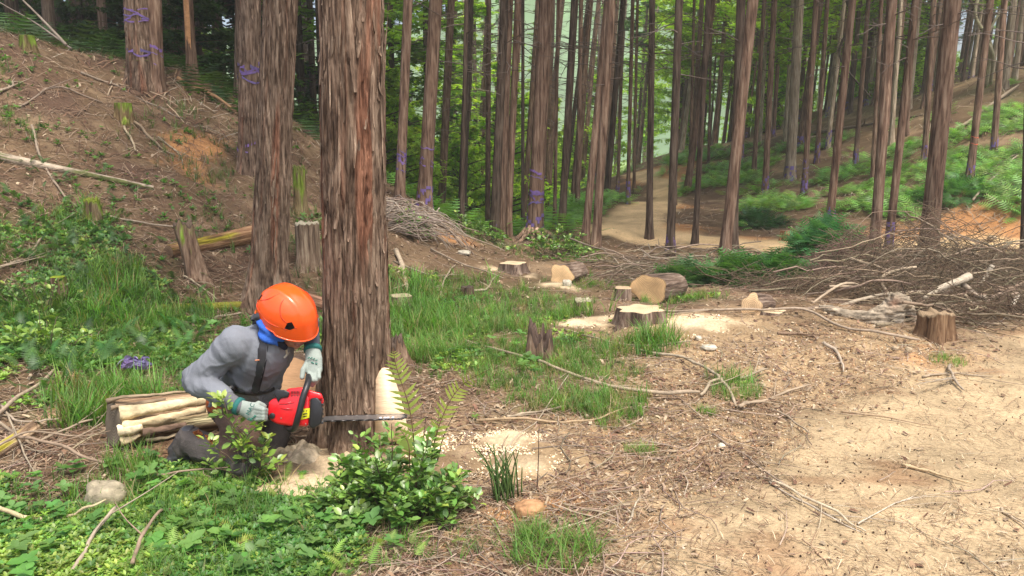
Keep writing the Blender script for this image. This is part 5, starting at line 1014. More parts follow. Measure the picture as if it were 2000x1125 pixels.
# ------------------------------------------------------------------ plants one can point at
def leafmesh(name, w_, col, fold=1.):
    mb = MB(); mb.add(LEAFV*[w_, 1, fold], LEAFF, col); return mb.mesh(name, M_GLOSS)
LM = [leafmesh('leaf_%d' % i, 1.0+.15*(i % 2), c) for i, c in enumerate([(.14,.25,.045),(.18,.30,.05),(.23,.36,.06),(.11,.20,.05),(.33,.42,.08)])]
def put(name, me, parent, M):
    o = bpy.data.objects.new(name, me); COL.objects.link(o); o.parent = parent; o.matrix_local = M; return o
def shrub(base, stems, label, leafL=.045, per=26, seed=1, nparts=300, mats=(0,1,2,3), col=(.12,.09,.06), name='shrub', tipbright=True):
    r = np.random.default_rng(seed); root = empty(name, base); tag(root, label, 'shrub'); ms = MB(); extra = MB(); cnt = 0; B = np.array(base); allL = []
    for L in stems:
        p = smooth_path(np.array(L)-B, 18, .012, int(r.integers(99))); V, Fs = tube(p, np.linspace(.004, .0015, 18), 5, False); ms.add(V, Fs, col)
        for j in range(per):
            t = r.uniform(.25, 1)**.7; k = min(int(t*17), 16); q = p[k]; d = p[k+1]-p[k]; d = d/np.linalg.norm(d); a = r.uniform(0, 6.28); s = np.array([math.cos(a), math.sin(a), r.uniform(-.2, .7)]); s /= np.linalg.norm(s)
            off = s*r.uniform(.0, .035); dirn = s*.9+d*.45; dirn /= np.linalg.norm(dirn); allL.append((q+off, dirn, leafL*r.uniform(.5, 1.2), t))
    r.shuffle(allL)
    for (q, d, s, t) in allL:
        y = Vector(d); up = Vector((0, 0, 1)); z = (up-y*up.dot(y)); z = z.normalized() if z.length > .1 else Vector((1, 0, 0)); x = y.cross(z); tw_ = r.normal(0, .5); x2 = x*math.cos(tw_)+z*math.sin(tw_); z2 = x2.cross(y); me = LM[4] if (tipbright and t > .93) else LM[mats[int(r.integers(len(mats)))]]
        if cnt < nparts:
            put('leaf', me, root, Matrix(((x2.x*s, y.x*s, z2.x*s, q[0]), (x2.y*s, y.y*s, z2.y*s, q[1]), (x2.z*s, y.z*s, z2.z*s, q[2]), (0,0,0,1)))); cnt += 1
        else:
            Rm = np.array([[x2.x, y.x, z2.x], [x2.y, y.y, z2.y], [x2.z, y.z, z2.z]]); scatter(extra, LEAFV*[1.05,1,1], LEAFF, [q], Rm[None], np.array([s]), vary((.13,.24,.05), 1, .5, .15, r))
    ms.obj('stems', M_TWIG, root)
    if extra.n: o = extra.obj('leaves', M_GLOSS, root); o['kind'] = 'stuff'
    return root
def dome_stems(c, n, rx, ry, h, seed):
    r = np.random.default_rng(seed); out = []; cz = H(c[0], c[1])
    for i in range(n):
        a = r.uniform(0, 6.28); f = math.sqrt(r.random()); x, y = c[0]+rx*f*math.cos(a), c[1]+ry*f*math.sin(a); x0, y0 = c[0]+(x-c[0])*.45, c[1]+(y-c[1])*.45; z = H(x, y)+h*(1-.75*f*f)*(r.uniform(.35, 1) if r.random() < .8 else r.uniform(1, 1.35))
        out.append([(x0, y0, H(x0, y0)), ((x+x0)/2, (y+y0)/2, cz+(z-cz)*.6), (x, y, z)])
    return out
c = G(770, 1000); shrub(c, dome_stems((c.x, c.y+.05), 62, .36, .30, .33, 3), 'dense glossy-leaved shrub in front of the tree being felled', .043, 34, 3)
c = G(690, 1010); shrub(c, dome_stems((c.x, c.y), 16, .16, .12, .16, 5), 'lower leafy shrub joined to the left side of the dense glossy one', .036, 18, 5, 120)
c = G(470, 950); B_ = (c.x, c.y, c.z); YY = c.y
shrub(B_, [[B_, tuple(PY(465, 880, YY)), tuple(PY(440, 800, YY-.02)), tuple(PY(432, 772, YY-.03))], [B_, tuple(PY(480, 860, YY)), tuple(PY(512, 822, YY-.05))], [B_, tuple(PY(455, 900, YY)), tuple(PY(400, 858, YY-.05))], [B_, tuple(PY(500, 890, YY)), tuple(PY(530, 850, YY))], [B_, tuple(PY(470, 850, YY)), tuple(PY(415, 800, YY))],
    [B_, tuple(PY(440, 920, YY)), tuple(PY(395, 905, YY))], [B_, tuple(PY(510, 920, YY)), tuple(PY(550, 905, YY))], [B_, tuple(PY(480, 900, YY)), tuple(PY(470, 862, YY-.08))], [B_, tuple(PY(500, 930, YY)), tuple(PY(515, 880, YY-.08))]],
    'sparse young shrub with fresh shoots in front of the worker', .042, 30, 7, 290, (1, 2, 3))
c = G(40, 700); shrub(c, dome_stems((c.x, c.y+.3), 22, .35, .3, .30, 9), 'leafy shrub with pale tips at the left edge', .055, 12, 9, 200, (1, 2))
c = G(60, 640); shrub(c, dome_stems((c.x-.1, c.y+.3), 30, .4, .3, .35, 10), 'dark leafy shrub below the moss-capped stump', .04, 18, 10, 150, (0, 3, 0, 1))
c = G(1080, 500); shrub(c, dome_stems((c.x, c.y), 34, .7, .5, .4, 11), 'light green sapling bush left of the crossing pair of trunks', .065, 22, 11, 150, (1, 2, 4))
c = G(960, 470); shrub(c, dome_stems((c.x-.2, c.y), 28, .5, .4, .35, 12), 'green bush at the foot of the tight cluster of three trunks', .06, 20, 12, 150, (0, 1))
c = G(815, 462); shrub(c, dome_stems((c.x, c.y-.2), 26, .28, .25, .45, 13), 'dark bush growing against the root heap', .06, 16, 13, 150, (0, 3))
# ferns
def fern(base, fronds, label, col, seed, pl=.075, npn=17, name='fern'):
    root = empty(name, base); tag(root, label, 'fern'); r = np.random.default_rng(seed); mb = MB()
    mb.add(np.array([[0,-.12,0],[.55,-.05,.02],[1,.12,-.05],[.6,.14,.01],[.05,.10,0]]), [np.array([[0,1,3],[0,3,4],[1,2,3]])], col); me = mb.mesh('leaflet', M_LEAF, False); B = np.array(base)
    for L in fronds:
        p = smooth_path(np.array(L)-B, 30); mb = MB(); V, Fs = tube(p, np.linspace(.0035, .001, 30), 5, False); mb.add(V, Fs, (.16,.10,.05)); fr = mb.obj('frond', M_TWIG, root)
        for i in range(npn):
            t = .28+.71*i/npn; k = min(int(t*29), 28); q = p[k]; d = Vector(p[k+1]-p[k]).normalized(); v = Vector((0, -1, .25)); side = d.cross(v).normalized(); nn = side.cross(d)
            s = pl*math.sin(math.pi*min(.97, (t-.2)*1.1+.14))**.8*(1.0)
            for sg in (-1, 1):
                x = (side*sg*.92+d*.38).normalized(); y = nn.cross(x).normalized(); y = y*(1 if y.dot(d) > 0 else -1); z = x.cross(y); put('leaflet', me, fr, Matrix(((x.x*s, y.x*s*1.0, z.x*s, q[0]), (x.y*s, y.y*s, z.y*s, q[1]), (x.z*s, y.z*s, z.z*s, q[2]), (0,0,0,1))))
    return root
b = G(815, 975); YF = b.y+.02
fern(b, [[b, PY(812, 900, YF), PY(800, 800, YF), PY(775, 720, YF), PY(768, 678, YF)]], 'tall upright yellow-green fern in front of the pale notch', (.30,.38,.08), 1, .075, 17)
fern(G(838, 965), [[G(838,965), PY(845, 880, YF), PY(870, 800, YF), PY(905, 750, YF), PY(955, 722, YF-.1)]], 'arching yellow-green fern frond reaching right over the sawdust', (.32,.38,.08), 2, .06, 16)
fern(G(800, 960), [[G(800,960), PY(800, 890, YF), PY(795, 860, YF), PY(775, 830, YF)], [G(800,960), PY(822, 900, YF), PY(850, 850, YF), PY(858, 800, YF)]], 'low pair of fern fronds beside the tall upright fern', (.28,.38,.09), 3, .06, 10)
fern(G(700, 930), [[G(700,930), PY(698, 900, G(700,930).y), PY(692, 870, G(700,930).y)]], 'small feathery green fern right at the foot of the trunk', (.20,.34,.12), 4, .04, 14)
fern(G(440, 1075), [[G(440,1075), PY(450,1050,2.85), PY(440,1030,2.9), PY(425,1010,2.95)], [G(440,1075), PY(470,1060,2.8), PY(500,1050,2.85)], [G(440,1075), PY(420,1070,2.8), PY(395,1062,2.8)]], 'small yellow-green fern near the bottom edge left of centre', (.40,.44,.10), 5, .035, 11)
fern(G(850, 1010), [[G(850,1010), PY(860, 950, 3.2), PY(885, 910, 3.2)]], 'little dark fern frond in the glossy shrub', (.10,.2,.07), 6, .04, 12)
# individual tufts
TUFTS = [(1085,1090,.17,.26,'bright grass tuft at the bottom edge right of the shrub'),(1035,1050,.07,.16,'narrow grass tuft beside the orange clod'),(258,760,.16,.20,'thick dark grass tuft under the purple tape bundle'),(255,925,.12,.22,'grass tuft in front of the bark slab'),(850,690,.3,.30,'tall grass clump near the foot of the tree being felled, right'),
    (930,650,.3,.28,'grass clump in the middle of the grassy band'),(820,700,.2,.28,'grass clump beside the dark rotten stump'),(1250,885,.08,.12,'small grass tuft alone on the gravel'),(1440,770,.16,.18,'grass tuft between the forked branches'),(660,1000,.12,.20,'grass growing out of the left side of the shrub'),
    (300,640,.25,.28,'long grass clump below the mossy log'),(1850,705,.12,.12,'small grass tuft at the foot of the brush pile'),(1380,810,.06,.1,'tiny grass tuft at the edge of the sand'),(1020,645,.25,.22,'grass clump left of the rotten pointed stump'),(180,800,.12,.2,'grass clump just behind the end of the short log')]
M_TUFT = M_GRASS
for i, (px, py, rr, h, lab) in enumerate(TUFTS):
    c = G(px, py); r = np.random.default_rng(i+60); n = int(60+rr*420); mb = MB(); a = r.uniform(0, 6.28, n); f = np.sqrt(r.random(n))*rr; Xs, Ys = c.x+f*np.cos(a), c.y+f*np.sin(a)*.8
    V, Fs = tuft(i, 4, .25, .75, .010); scatter(mb, V, Fs, np.c_[Xs, Ys, Hs(Xs, Ys)-.005], rotz(r.uniform(0, 6.28, n)), h*r.uniform(.35, .95, n), np.where(r.random((n, 1)) < .15, vary((.32,.27,.13), n, .3, .1, r), vary((.13,.26,.05), n, .4, .15, r))); tag(mb.obj('grass_tuft', M_TUFT, smooth=False, origin=c), lab, 'grass tuft')
# dark stalks
c = G(985, 975); mb = MB(); r = np.random.default_rng(8)
for i in range(34):
    a = r.uniform(-.8, .5); L = r.uniform(.12, .27); x0 = c.x+r.normal(0, .03); y0 = c.y+r.normal(0, .03); z0 = H(x0, y0); p = [(x0, y0, z0), (x0+a*L*.3, y0, z0+L*.6), (x0+a*L*.75, y0+r.normal(0, .03), z0+L)]; V, Fs = tube(smooth_path(p, 8), np.linspace(.004, .002, 8), 4); mb.add(V, Fs, vary((.10,.17,.05), 1, .3)[0])
tag(mb.obj('stalk_clump', M_GRASS, origin=c), 'clump of dark green upright stalks right of the glossy shrub', 'plant')
for (pts, lab) in [([(1050,955,3.35),(1052,900,3.35),(1053,835,3.3)],'thin dark dead stem standing right of the stalk clump'),([(828,940,3.3),(828,870,3.3),(832,812,3.3)],'thin dark red stem rising beside the tall fern'),([(855,900,3.4),(868,850,3.4),(895,792,3.4)],'second dark stem leaning right beside the fern')]:
    pole3([PY(a, b, y) for a, b, y in pts], .003, .0015, (.08,.05,.04), lab, name='dry_stalk', cat='stem', n=10, jit=.004, sides=5)
# purple tape bundle
c = G(268, 735); c.z += .07; mb = MB(); r = np.random.default_rng(5)
for i in range(34):
    a = np.linspace(0, r.uniform(3, 6.5), 16)+r.uniform(0, 6); R = r.uniform(.025, .075); ctr = np.array([r.normal(0, .035), r.normal(0, .03), r.uniform(0, .035)]); p = ctr+np.c_[np.cos(a)*R, np.sin(a)*R*.6, .02*np.sin(a*r.uniform(1, 3)+i)]; T_, N_, B2 = frames(p); w2 = r.uniform(.003, .007); V = np.concatenate([p-B2*w2, p+B2*w2]); mb.add(V, grid_faces(2, 16), vary((.17,.13,.28), 1, .35, .12, r)[0])
o = mb.obj('tape_bundle', M_TAPE); o.location = c; tag(o, 'tangled bundle of purple tape lying in the grass left of the worker', 'tape')
# heap of cut green conifer boughs and smaller ones
def bough_heap(px, py, rx, rz, n, label, col, seed, s=(.12, .3)):
    c = G(px, py); r = np.random.default_rng(seed); D = depth(c); rx, rz = rx/F*D, rz/F*D; th = r.uniform(0, 6.28, n); ph = np.arccos(r.uniform(0, 1, n)); rad = r.uniform(.55, 1.05, n)
    nx = np.c_[np.sin(ph)*np.cos(th), np.sin(ph)*np.sin(th), np.cos(ph)]; lum = 1+.25*fbm(nx[:,0]*3+seed, nx[:,1]*3, nx[:,2]*3, 2, seed); pos = nx*(rad*lum)[:,None]*[rx, rx*.7, rz]; V, Fs = frond(7, .40, .5); mb = MB(); R = rotz(th-math.pi/2+r.normal(0, .5, n))@rotx(-(ph-1.2)+r.normal(0, .7, n))@rotz(r.normal(0, .5, n))
    scatter(mb, V, Fs, pos, R, r.uniform(*s, n), vary(col, n, .4, .12, r)); o = mb.obj('foliage_heap', M_LEAF, smooth=False); o.location = c+Vector((0, rx*.5, -.02)); tag(o, label, 'foliage heap')
bough_heap(1622, 535, 78, 88, 1500, 'big heap of cut green conifer boughs behind the brush pile', (.09,.24,.09), 1)
bough_heap(1520, 560, 60, 40, 600, 'lower green bough heap left of the big one', (.07,.17,.05), 2)
bough_heap(1450, 560, 70, 34, 600, 'green boughs lying behind the split pale log end', (.08,.18,.05), 3)
bough_heap(1340, 560, 45, 25, 260, 'small heap of boughs behind the wide tan log end', (.08,.17,.06), 4)
bough_heap(1490, 448, 55, 25, 350, 'dark green fern patch just above the lower road', (.05,.13,.05), 5)
bough_heap(1890, 392, 80, 34, 600, 'dense bright fern patch topping the orange bank', (.09,.22,.06), 6)
# ------------------------------------------------------------------ the worker
M_SHIRT = vcmat('grey_shirt', .9, 300, .10, .25, 260, spec=.1); M_CLOTH = vcmat('work_cloth', .85, 120, .18, .35, 160, spec=.15)
M_HELM = vcmat('helmet_shell', .22, 60, .03, .02, 20, spec=.5, coat=.25); M_SKIN = vcmat('skin', .5, 80, .08, .08, 90, spec=.35)
M_GLOVE = vcmat('knit_glove', .85, 250, .08, .4, 320, spec=.15); M_PLAST = vcmat('black_plastic', .38, 60, .1, .08, 60, spec=.45)
M_RED = vcmat('red_plastic', .25, 60, .05, .05, 50, spec=.5, coat=.3); M_STEEL = vcmat('steel', .32, 80, .15, .05, 60, metal=.85)
UPc = Vector((0, SP, CP)); INc = Vector((0, CP, -SP)); RXc = Vector((1, 0, 0))
def C_(v): return np.array([v[0], 0, 0])+np.array(UPc)*v[1]-np.array(INc)*v[2]          # picture-plane triple -> world direction
def soft(name, elems, mat, parent, voxel=.007, smooth_it=4, col=(.5,.5,.5), disp=None, origin=None, colf=None, keep=None):
    mb = MB(); SVv, SFf = sphere(16, 10)
    for e in elems:
        if e[0] == 'c':
            p0, p1, r0, r1 = map(np.asarray, e[1:5]); L = np.linalg.norm(p1-p0); n = max(3, int(L/max(.004, min(r0, r1)*.35)))
            for t in np.linspace(0, 1, n): mb.add(SVv*(r0+(r1-r0)*t)+p0*(1-t)+p1*t, SFf)
        elif e[0] == 'e':                                                             # ellipsoid: centre, axes(3x3 rows), radii
            c, A_, r = np.asarray(e[1]), np.asarray(e[2]), np.asarray(e[3]); mb.add((SVv*r)@A_+c, SFf)
        elif e[0] == 'v':                                                             # squashed capsule: p0,p1, radii pairs along side & thick axes
            p0, p1, s0, s1, side = np.asarray(e[1]), np.asarray(e[2]), np.asarray(e[3]), np.asarray(e[4]), np.asarray(e[5]); d = p1-p0; L = np.linalg.norm(d); d = d/L
            side = side-d*np.dot(side, d); side /= np.linalg.norm(side); th = np.cross(d, side); n = max(5, int(L/.012))
            for t in np.linspace(0, 1, n): s = s0+(s1-s0)*t; mb.add((SVv*[s[0], s[1], (s[0]+s[1])*.5])@np.array([side, th, d])+p0*(1-t)+p1*t, SFf)
    me = mb.mesh('tmp', None); o = bpy.data.objects.new('tmp', me); COL.objects.link(o)
    m = o.modifiers.new('r', 'REMESH'); m.mode = 'VOXEL'; m.voxel_size = voxel
    m = o.modifiers.new('s', 'SMOOTH'); m.factor = .6; m.iterations = smooth_it
    dg = bpy.context.evaluated_depsgraph_get(); me2 = bpy.data.meshes.new_from_object(o.evaluated_get(dg)); bpy.data.objects.remove(o); bpy.data.meshes.remove(me)
    k = len(me2.vertices); v = np.empty(k*3); me2.vertices.foreach_get('co', v); v = v.reshape(-1, 3); nn = np.empty(k*3); me2.vertices.foreach_get('normal', nn); nn = nn.reshape(-1, 3)
    if disp is not None: v = v+nn*np.asarray(disp(v))[:,None]
    O = np.asarray(origin if origin is not None else (0, 0, 0)); me2.vertices.foreach_set('co', (v-O).ravel()); me2.update()
    for a in list(me2.color_attributes): me2.color_attributes.remove(a)
    c = np.tile(np.array(col, float), (k, 1))
    if colf is not None: c = colf(v, c)
    a = me2.color_attributes.new('Col', 'FLOAT_COLOR', 'POINT'); a.data.foreach_set('color', np.c_[c, np.ones(k)].ravel())
    me2.polygons.foreach_set('use_smooth', np.ones(len(me2.polygons), bool)); me2.materials.clear(); me2.materials.append(mat); me2.name = name
    ob = bpy.data.objects.new(name, me2); COL.objects.link(ob)
    if parent: ob.parent = parent
    if origin is not None and not parent: ob.location = O
    return ob
p_ = lambda px, py, t: np.array(P(px, py, t))
J = dict(neck=p_(527,650,3.74), head=p_(560,622,3.70), shR=p_(462,672,3.64), shL=p_(550,664,3.97), elR=p_(382,742,3.66), wrR=p_(462,792,3.56), haR=p_(492,806,3.55),
    elL=p_(604,628,3.87), wrL=p_(611,684,3.74), haL=p_(607,722,3.70), chest=p_(507,705,3.80), belly=p_(487,752,3.93), pel=p_(468,775,4.02), hipR=p_(462,785,3.93), hipL=p_(480,785,4.12),
    knR=p_(478,905,3.66), anR=p_(368,860,3.83), toR=p_(345,903,3.85), knL=p_(553,800,4.14), anL=p_(525,905,4.02), toL=p_(562,915,3.96))
HF = C_((.80, -.52, .30)); HF /= np.linalg.norm(HF); HU = C_((.35, .75, .56)); HU = HU-HF*HU.dot(HF); HU /= np.linalg.norm(HU); HR = np.cross(HF, HU); HA = np.array([HF, HR, HU])
O0 = J['pel']
hc = J['head']; hp = lambda f, r, u: hc+HF*f+HR*r+HU*u
glove_fr = []
def finger(base, pts, r): 
    out = []; q = [base]+pts
    for a, b in zip(q[:-1], q[1:]): out.append(('c', a, b, r, r*.93))
    return out
gz = lambda px, py, t: p_(px, py, t)
# left glove: back of the hand to the camera, fingers wrapped over the front handle
GL = [('v', gz(611,686,3.72), gz(613,702,3.70), (.036,.027), (.040,.026), (1,0,0)), ('v', gz(613,702,3.70), gz(612,722,3.685), (.040,.026), (.043,.022), (1,0,0))]
GL += finger(gz(600,708,3.69), [gz(592,722,3.66), gz(590,737,3.65)], .0125)                                        # thumb leaves the side of the palm
for (x0, y0, x1, y1, x2, y2, r) in [(603,722,606,738,601,744,.0115),(610,724,611,742,605,750,.012),(617,724,617,742,610,752,.0115),(623,720,623,737,617,747,.0105)]:
    GL += finger(gz(x0,y0,3.685), [gz(x1,y1,3.645), gz(x2,y2,3.675)], r)
# right glove: fist closed round the rear handle
GR_ = [('v', gz(472,796,3.56), gz(498,806,3.54), (.034,.027), (.044,.027), tuple(UPc)), ('v', gz(492,804,3.54), gz(506,808,3.54), (.044,.026), (.038,.024), tuple(UPc))]
for i, (ya, yb) in enumerate([(797,800),(804,806),(812,813),(819,818)]):
    GR_ += finger(gz(500,ya,3.52), [gz(514,yb,3.50), gz(519,yb+1,3.54), gz(512,yb+1,3.575)], .0115-.0008*i)
GR_ += finger(gz(490,795,3.55), [gz(505,788,3.57), gz(516,793,3.59)], .0125)
face = [('e', hp(.0, 0, .0), HA, (.098,.075,.10)), ('e', hp(.045, 0, -.065), HA, (.055,.052,.065)), ('c', hp(.085, 0, -.10), hp(.06, 0, -.105), .022, .02), ('c', hp(.10, 0, -.012), hp(.122, 0, -.048), .008, .013), ('c', hp(.116, 0, -.05), hp(.098, 0, -.05), .012, .012),
    ('c', hp(.105, .02, -.078), hp(.105, -.02, -.078), .008, .008), ('c', hp(.107, .016, -.086), hp(.107, -.016, -.086), .007, .007), ('e', hp(.0, .077, -.03), HA, (.02,.008,.032)), ('e', hp(.0, -.077, -.03), HA, (.02,.008,.032)), ('c', hp(.09, .035, .0), hp(.09, -.035, .0), .013, .013),
    ('c', hp(.088, .03, -.022), hp(.088, .03, -.02), .013, .013), ('c', hp(.088, -.03, -.022), hp(.088, -.03, -.02), .013, .013), ('c', hp(.06, .045, -.045), hp(.06, .045, -.05), .024, .02), ('c', hp(.06, -.045, -.045), hp(.06, -.045, -.05), .024, .02)]
TS = C_((.25, .0, -.97))            # torso side axis (right shoulder -> left shoulder)
def limb(a, b, ra, rb): return ('c', J[a], J[b], ra, rb)
body_el = face+[('c', hp(-.01, 0, -.06), J['neck'], .055, .058), ('v', J['neck']*.3+J['chest']*.7, J['belly'], (.13,.09), (.12,.085), TS), ('v', J['belly'], J['pel'], (.12,.085), (.14,.10), TS), ('c', J['shR'], J['shL'], .05, .05), ('c', J['neck'], J['chest'], .07, .09),
    limb('shR','elR',.045,.035), limb('elR','wrR',.036,.025), limb('wrR','haR',.025,.026), limb('shL','elL',.045,.035), limb('elL','wrL',.036,.025), limb('wrL','haL',.025,.026), limb('hipR','knR',.075,.05), limb('knR','anR',.05,.035), limb('anR','toR',.034,.03), limb('hipL','knL',.075,.05), limb('knL','anL',.05,.035), limb('anL','toL',.034,.03)]
body_el += [('c', a, b, float(r0)*.8, float(r1)*.8) for (k_, a, b, r0, r1) in [e for e in GL+GR_ if e[0] == 'c']]
def facecol(v, c):
    d = v-hc; f, r, u = d@HF, d@HR, d@HU; lip = (f > .09) & (np.abs(r) < .024) & (u < -.072) & (u > -.092); c[lip] = (.36,.14,.11)
    eye = (f > .08) & (np.abs(np.abs(r)-.03) < .012) & (np.abs(u+.022) < .005); c[eye] = (.05,.03,.025); brow = (f > .085) & (np.abs(np.abs(r)-.03) < .017) & (np.abs(u-.0) < .004); c[brow] = (.03,.02,.015); return c
person = soft('person', body_el, M_SKIN, None, .006, 2, (.46,.24,.155), origin=O0, colf=facecol)
tag(person, 'kneeling person in orange helmet and grey shirt holding the chainsaw with both hands', 'person')
# hair peeking out at the nape
soft('hair', [('e', hp(-.015, 0, .005), HA, (.097,.083,.095))], M_CLOTH, person, .006, 2, (.02,.015,.012), origin=O0)
def folds(sc, amp, seed, aniso=(1,1,1)):
    a = np.array(aniso)
    def f(v):
        w_ = v*a*sc; w_ = w_+.5*np.c_[fbm(w_[:,0]*.7, w_[:,1]*.7, w_[:,2]*.7, 2, seed+7), fbm(w_[:,1]*.7, w_[:,2]*.7, w_[:,0]*.7, 2, seed+8), 0*w_[:,0]]
        n1 = np.abs(vnoise(w_[:,0], w_[:,1], w_[:,2], seed)); n2 = np.abs(vnoise(w_[:,0]*2.1+5, w_[:,1]*2.1, w_[:,2]*2.1, seed+3)); return amp*(np.exp(-n1*9)*1.3-.3)+amp*.5*np.exp(-n2*8)
    return f
shoulder_mid = (J['shR']+J['shL'])/2
shirt = [('v', J['neck']*.45+J['chest']*.55, J['belly'], (.175,.125), (.165,.125), TS), ('v', J['belly'], J['pel']+np.array([0,0,.02]), (.165,.125), (.17,.13), TS), ('c', J['shR'], J['neck'], .070, .066), ('c', J['neck'], J['shL'], .07, .075), ('e', shoulder_mid*.6+J['chest']*.4, np.array([TS, C_((.4,-.9,0))/.985, C_((.9,.4,.2))]), (.185,.125,.12)),
    limb('shR','elR',.070,.064), ('c', J['elR'], J['elR']*.35+J['wrR']*.65, .066, .050), limb('shL','elL',.062,.046), ('c', J['shR'], J['chest'], .085, .10), ('c', J['shR']*.8+J['elR']*.2, J['neck']*.55+J['chest']*.45, .080, .10)]
def shirtcol(v, c):
    q = (v-J['elL'])@np.array([0,0,1.]); n = fbm(v[:,0]*14, v[:,1]*14, v[:,2]*14, 3, 5)[:,None]; m = fbm(v[:,0]*4, v[:,1]*4, v[:,2]*4, 3, 6)[:,None]; return c*(1+.15*n+.35*m)
def streak(v, D, sc, seed, st=.25):
    D = np.asarray(D, float); D = D/np.linalg.norm(D); w_ = (v-(1-st)*(v@D)[:,None]*D)*sc; w_ = w_+.35*np.c_[fbm(v[:,0]*5, v[:,1]*5, v[:,2]*5, 2, seed+1), fbm(v[:,1]*5, v[:,2]*5, v[:,0]*5, 2, seed+2), 0*v[:,0]]
    n = vnoise(w_[:,0], w_[:,1], w_[:,2], seed); return n+.8*(np.exp(-np.abs(n)*10)-.3)
def shirt_disp(v):
    ax = (J['elR']-J['shR']); L = np.linalg.norm(ax); ax = ax/L; t = (v-J['shR'])@ax; side = np.linalg.norm((v-J['shR'])-t[:,None]*ax, axis=1); t2 = (v-J['elR'])@(J['wrR']-J['elR'])
    arm = sstep(-.02, .07, t)*(1-sstep(.085, .12, side)); D1 = C_((-.35,.85,.4)); D2 = ax*.35+C_((.55,-.6,.5)); D3 = C_((.9,.25,.1))
    low = sstep(.10, .0, v[:,2]-J['belly'][2])
    tor = .0085*streak(v, D1, 13, 31)+.004*streak(v, D1, 30, 37)+.008*low*streak(v, D3, 16, 39)
    a = .0085*streak(v, D2, 15, 33, .2)+.0045*streak(v, D2, 34, 35, .2)+.008*sstep(.5*L, L, t)*streak(v, C_((.2,1,.3)), 17, 41, .2)
    return tor*(1-arm)+a*arm
shirt_o = soft('shirt', shirt, M_SHIRT, person, .0060, 9, (.185,.20,.225), origin=O0, disp=shirt_disp, colf=shirtcol)
# knitted dark cuffs / under-sleeves between shirt and glove
soft('under_sleeve', [('c', J['elR']*.45+J['wrR']*.55, J['wrR']*1.0+(J['haR']-J['wrR'])*.15, .043, .033)], M_GLOVE, person, .005, 2, (.13,.13,.14), origin=O0)
soft('under_sleeve', [('c', J['elL']*.9+J['wrL']*.1, J['wrL'], .046, .036)], M_GLOVE, person, .005, 2, (.075,.085,.10), origin=O0)  # left sleeve: navy knit, with the shade on this arm put into its colour
# trousers
def trcol(v, c):
    n = fbm(v[:,0]*11, v[:,1]*11, v[:,2]*11, 3, 15)[:,None]; c = c*(1+.25*n)
    th = J['knR']-J['hipR']; L = np.linalg.norm(th); u = th/L; t = ((v-J['hipR'])@u)/L; s = np.linalg.norm((v-J['hipR'])-((v-J['hipR'])@u)[:,None]*u, axis=1)
    br = (t > .0) & (t < .98) & (s < .11) & (v[:,1] < J['hipR'][1]+.03); c[br] = c[br]*np.array([1.45, 1.05, .85])
    wst = np.linalg.norm((v-J['pel']-np.array([.0,0,.03]))*[.7,.7,1.6], axis=1) < .16; c[wst & (v[:,2] > J['pel'][2]-.06)] = (.33,.085,.025); return c
tr = [('v', J['belly']*.35+J['pel']*.65, J['pel'], (.165,.12), (.17,.135), TS), ('c', J['hipR'], J['knR'], .11, .082), ('c', J['knR'], J['anR'], .082, .064), ('c', J['hipL'], J['knL'], .10, .08), ('c', J['knL'], J['anL'], .075, .062), ('c', J['hipR'], J['hipL'], .115, .115), ('c', J['anR'], J['anR']*.7+J['toR']*.3, .064, .060)]
trousers_o = soft('trousers', tr, M_CLOTH, person, .007, 4, (.082,.072,.066), origin=O0, disp=folds(8, .008, 24), colf=trcol)
# orange chequers on the trouser leg
from mathutils.bvhtree import BVHTree
def bvh(o): return BVHTree.FromPolygons([tuple(v.co) for v in o.data.vertices], [tuple(q.vertices) for q in o.data.polygons])
def patch(name, quad, target, col, mat, th=.003, n=9):
    bv = bvh(target); q = np.array(quad, float); V = []
    for u in np.linspace(0, 1, n):
        for v in np.linspace(0, 1, n):
            a = (q[0]*(1-u)+q[1]*u)*(1-v)+(q[3]*(1-u)+q[2]*u)*v; cp = Vector((0, 0, CAMZ))-Vector(O0); d = Vector(ray(*a)).normalized(); h = bv.ray_cast(cp, d, 20)[0]; dd = (h-cp).length if h is not None else (V[-1][1] if V else 3.8); V.append((cp+d*(dd-th), dd))
    mb = MB(); f = grid_faces(n, n); mb.add(np.array([tuple(v[0]) for v in V]), np.r_[f, f[:, ::-1]], col); return mb.obj(name, mat, person)
patch('orange_patch', [(375,844),(389,838),(397,848),(388,857)], trousers_o, (.60,.20,.07), M_CLOTH)
patch('orange_patch', [(398,848),(412,852),(421,863),(412,870)], trousers_o, (.60,.20,.07), M_CLOTH)
# boots
soft('boot', [('c', J['anR'], J['toR'], .058, .050), ('c', J['toR'], J['toR']+np.array([-.01,-.02,-.0]), .045, .043), ('c', J['anR']+np.array(UPc)*.03, J['toR']+np.array(UPc)*.06, .045, .040)], M_PLAST, person, .006, 2, (.045,.045,.05), origin=O0, disp=folds(14, .004, 3))
soft('boot', [('c', J['anL'], J['toL'], .052, .042)], M_PLAST, person, .007, 2, (.045,.045,.05), origin=O0)
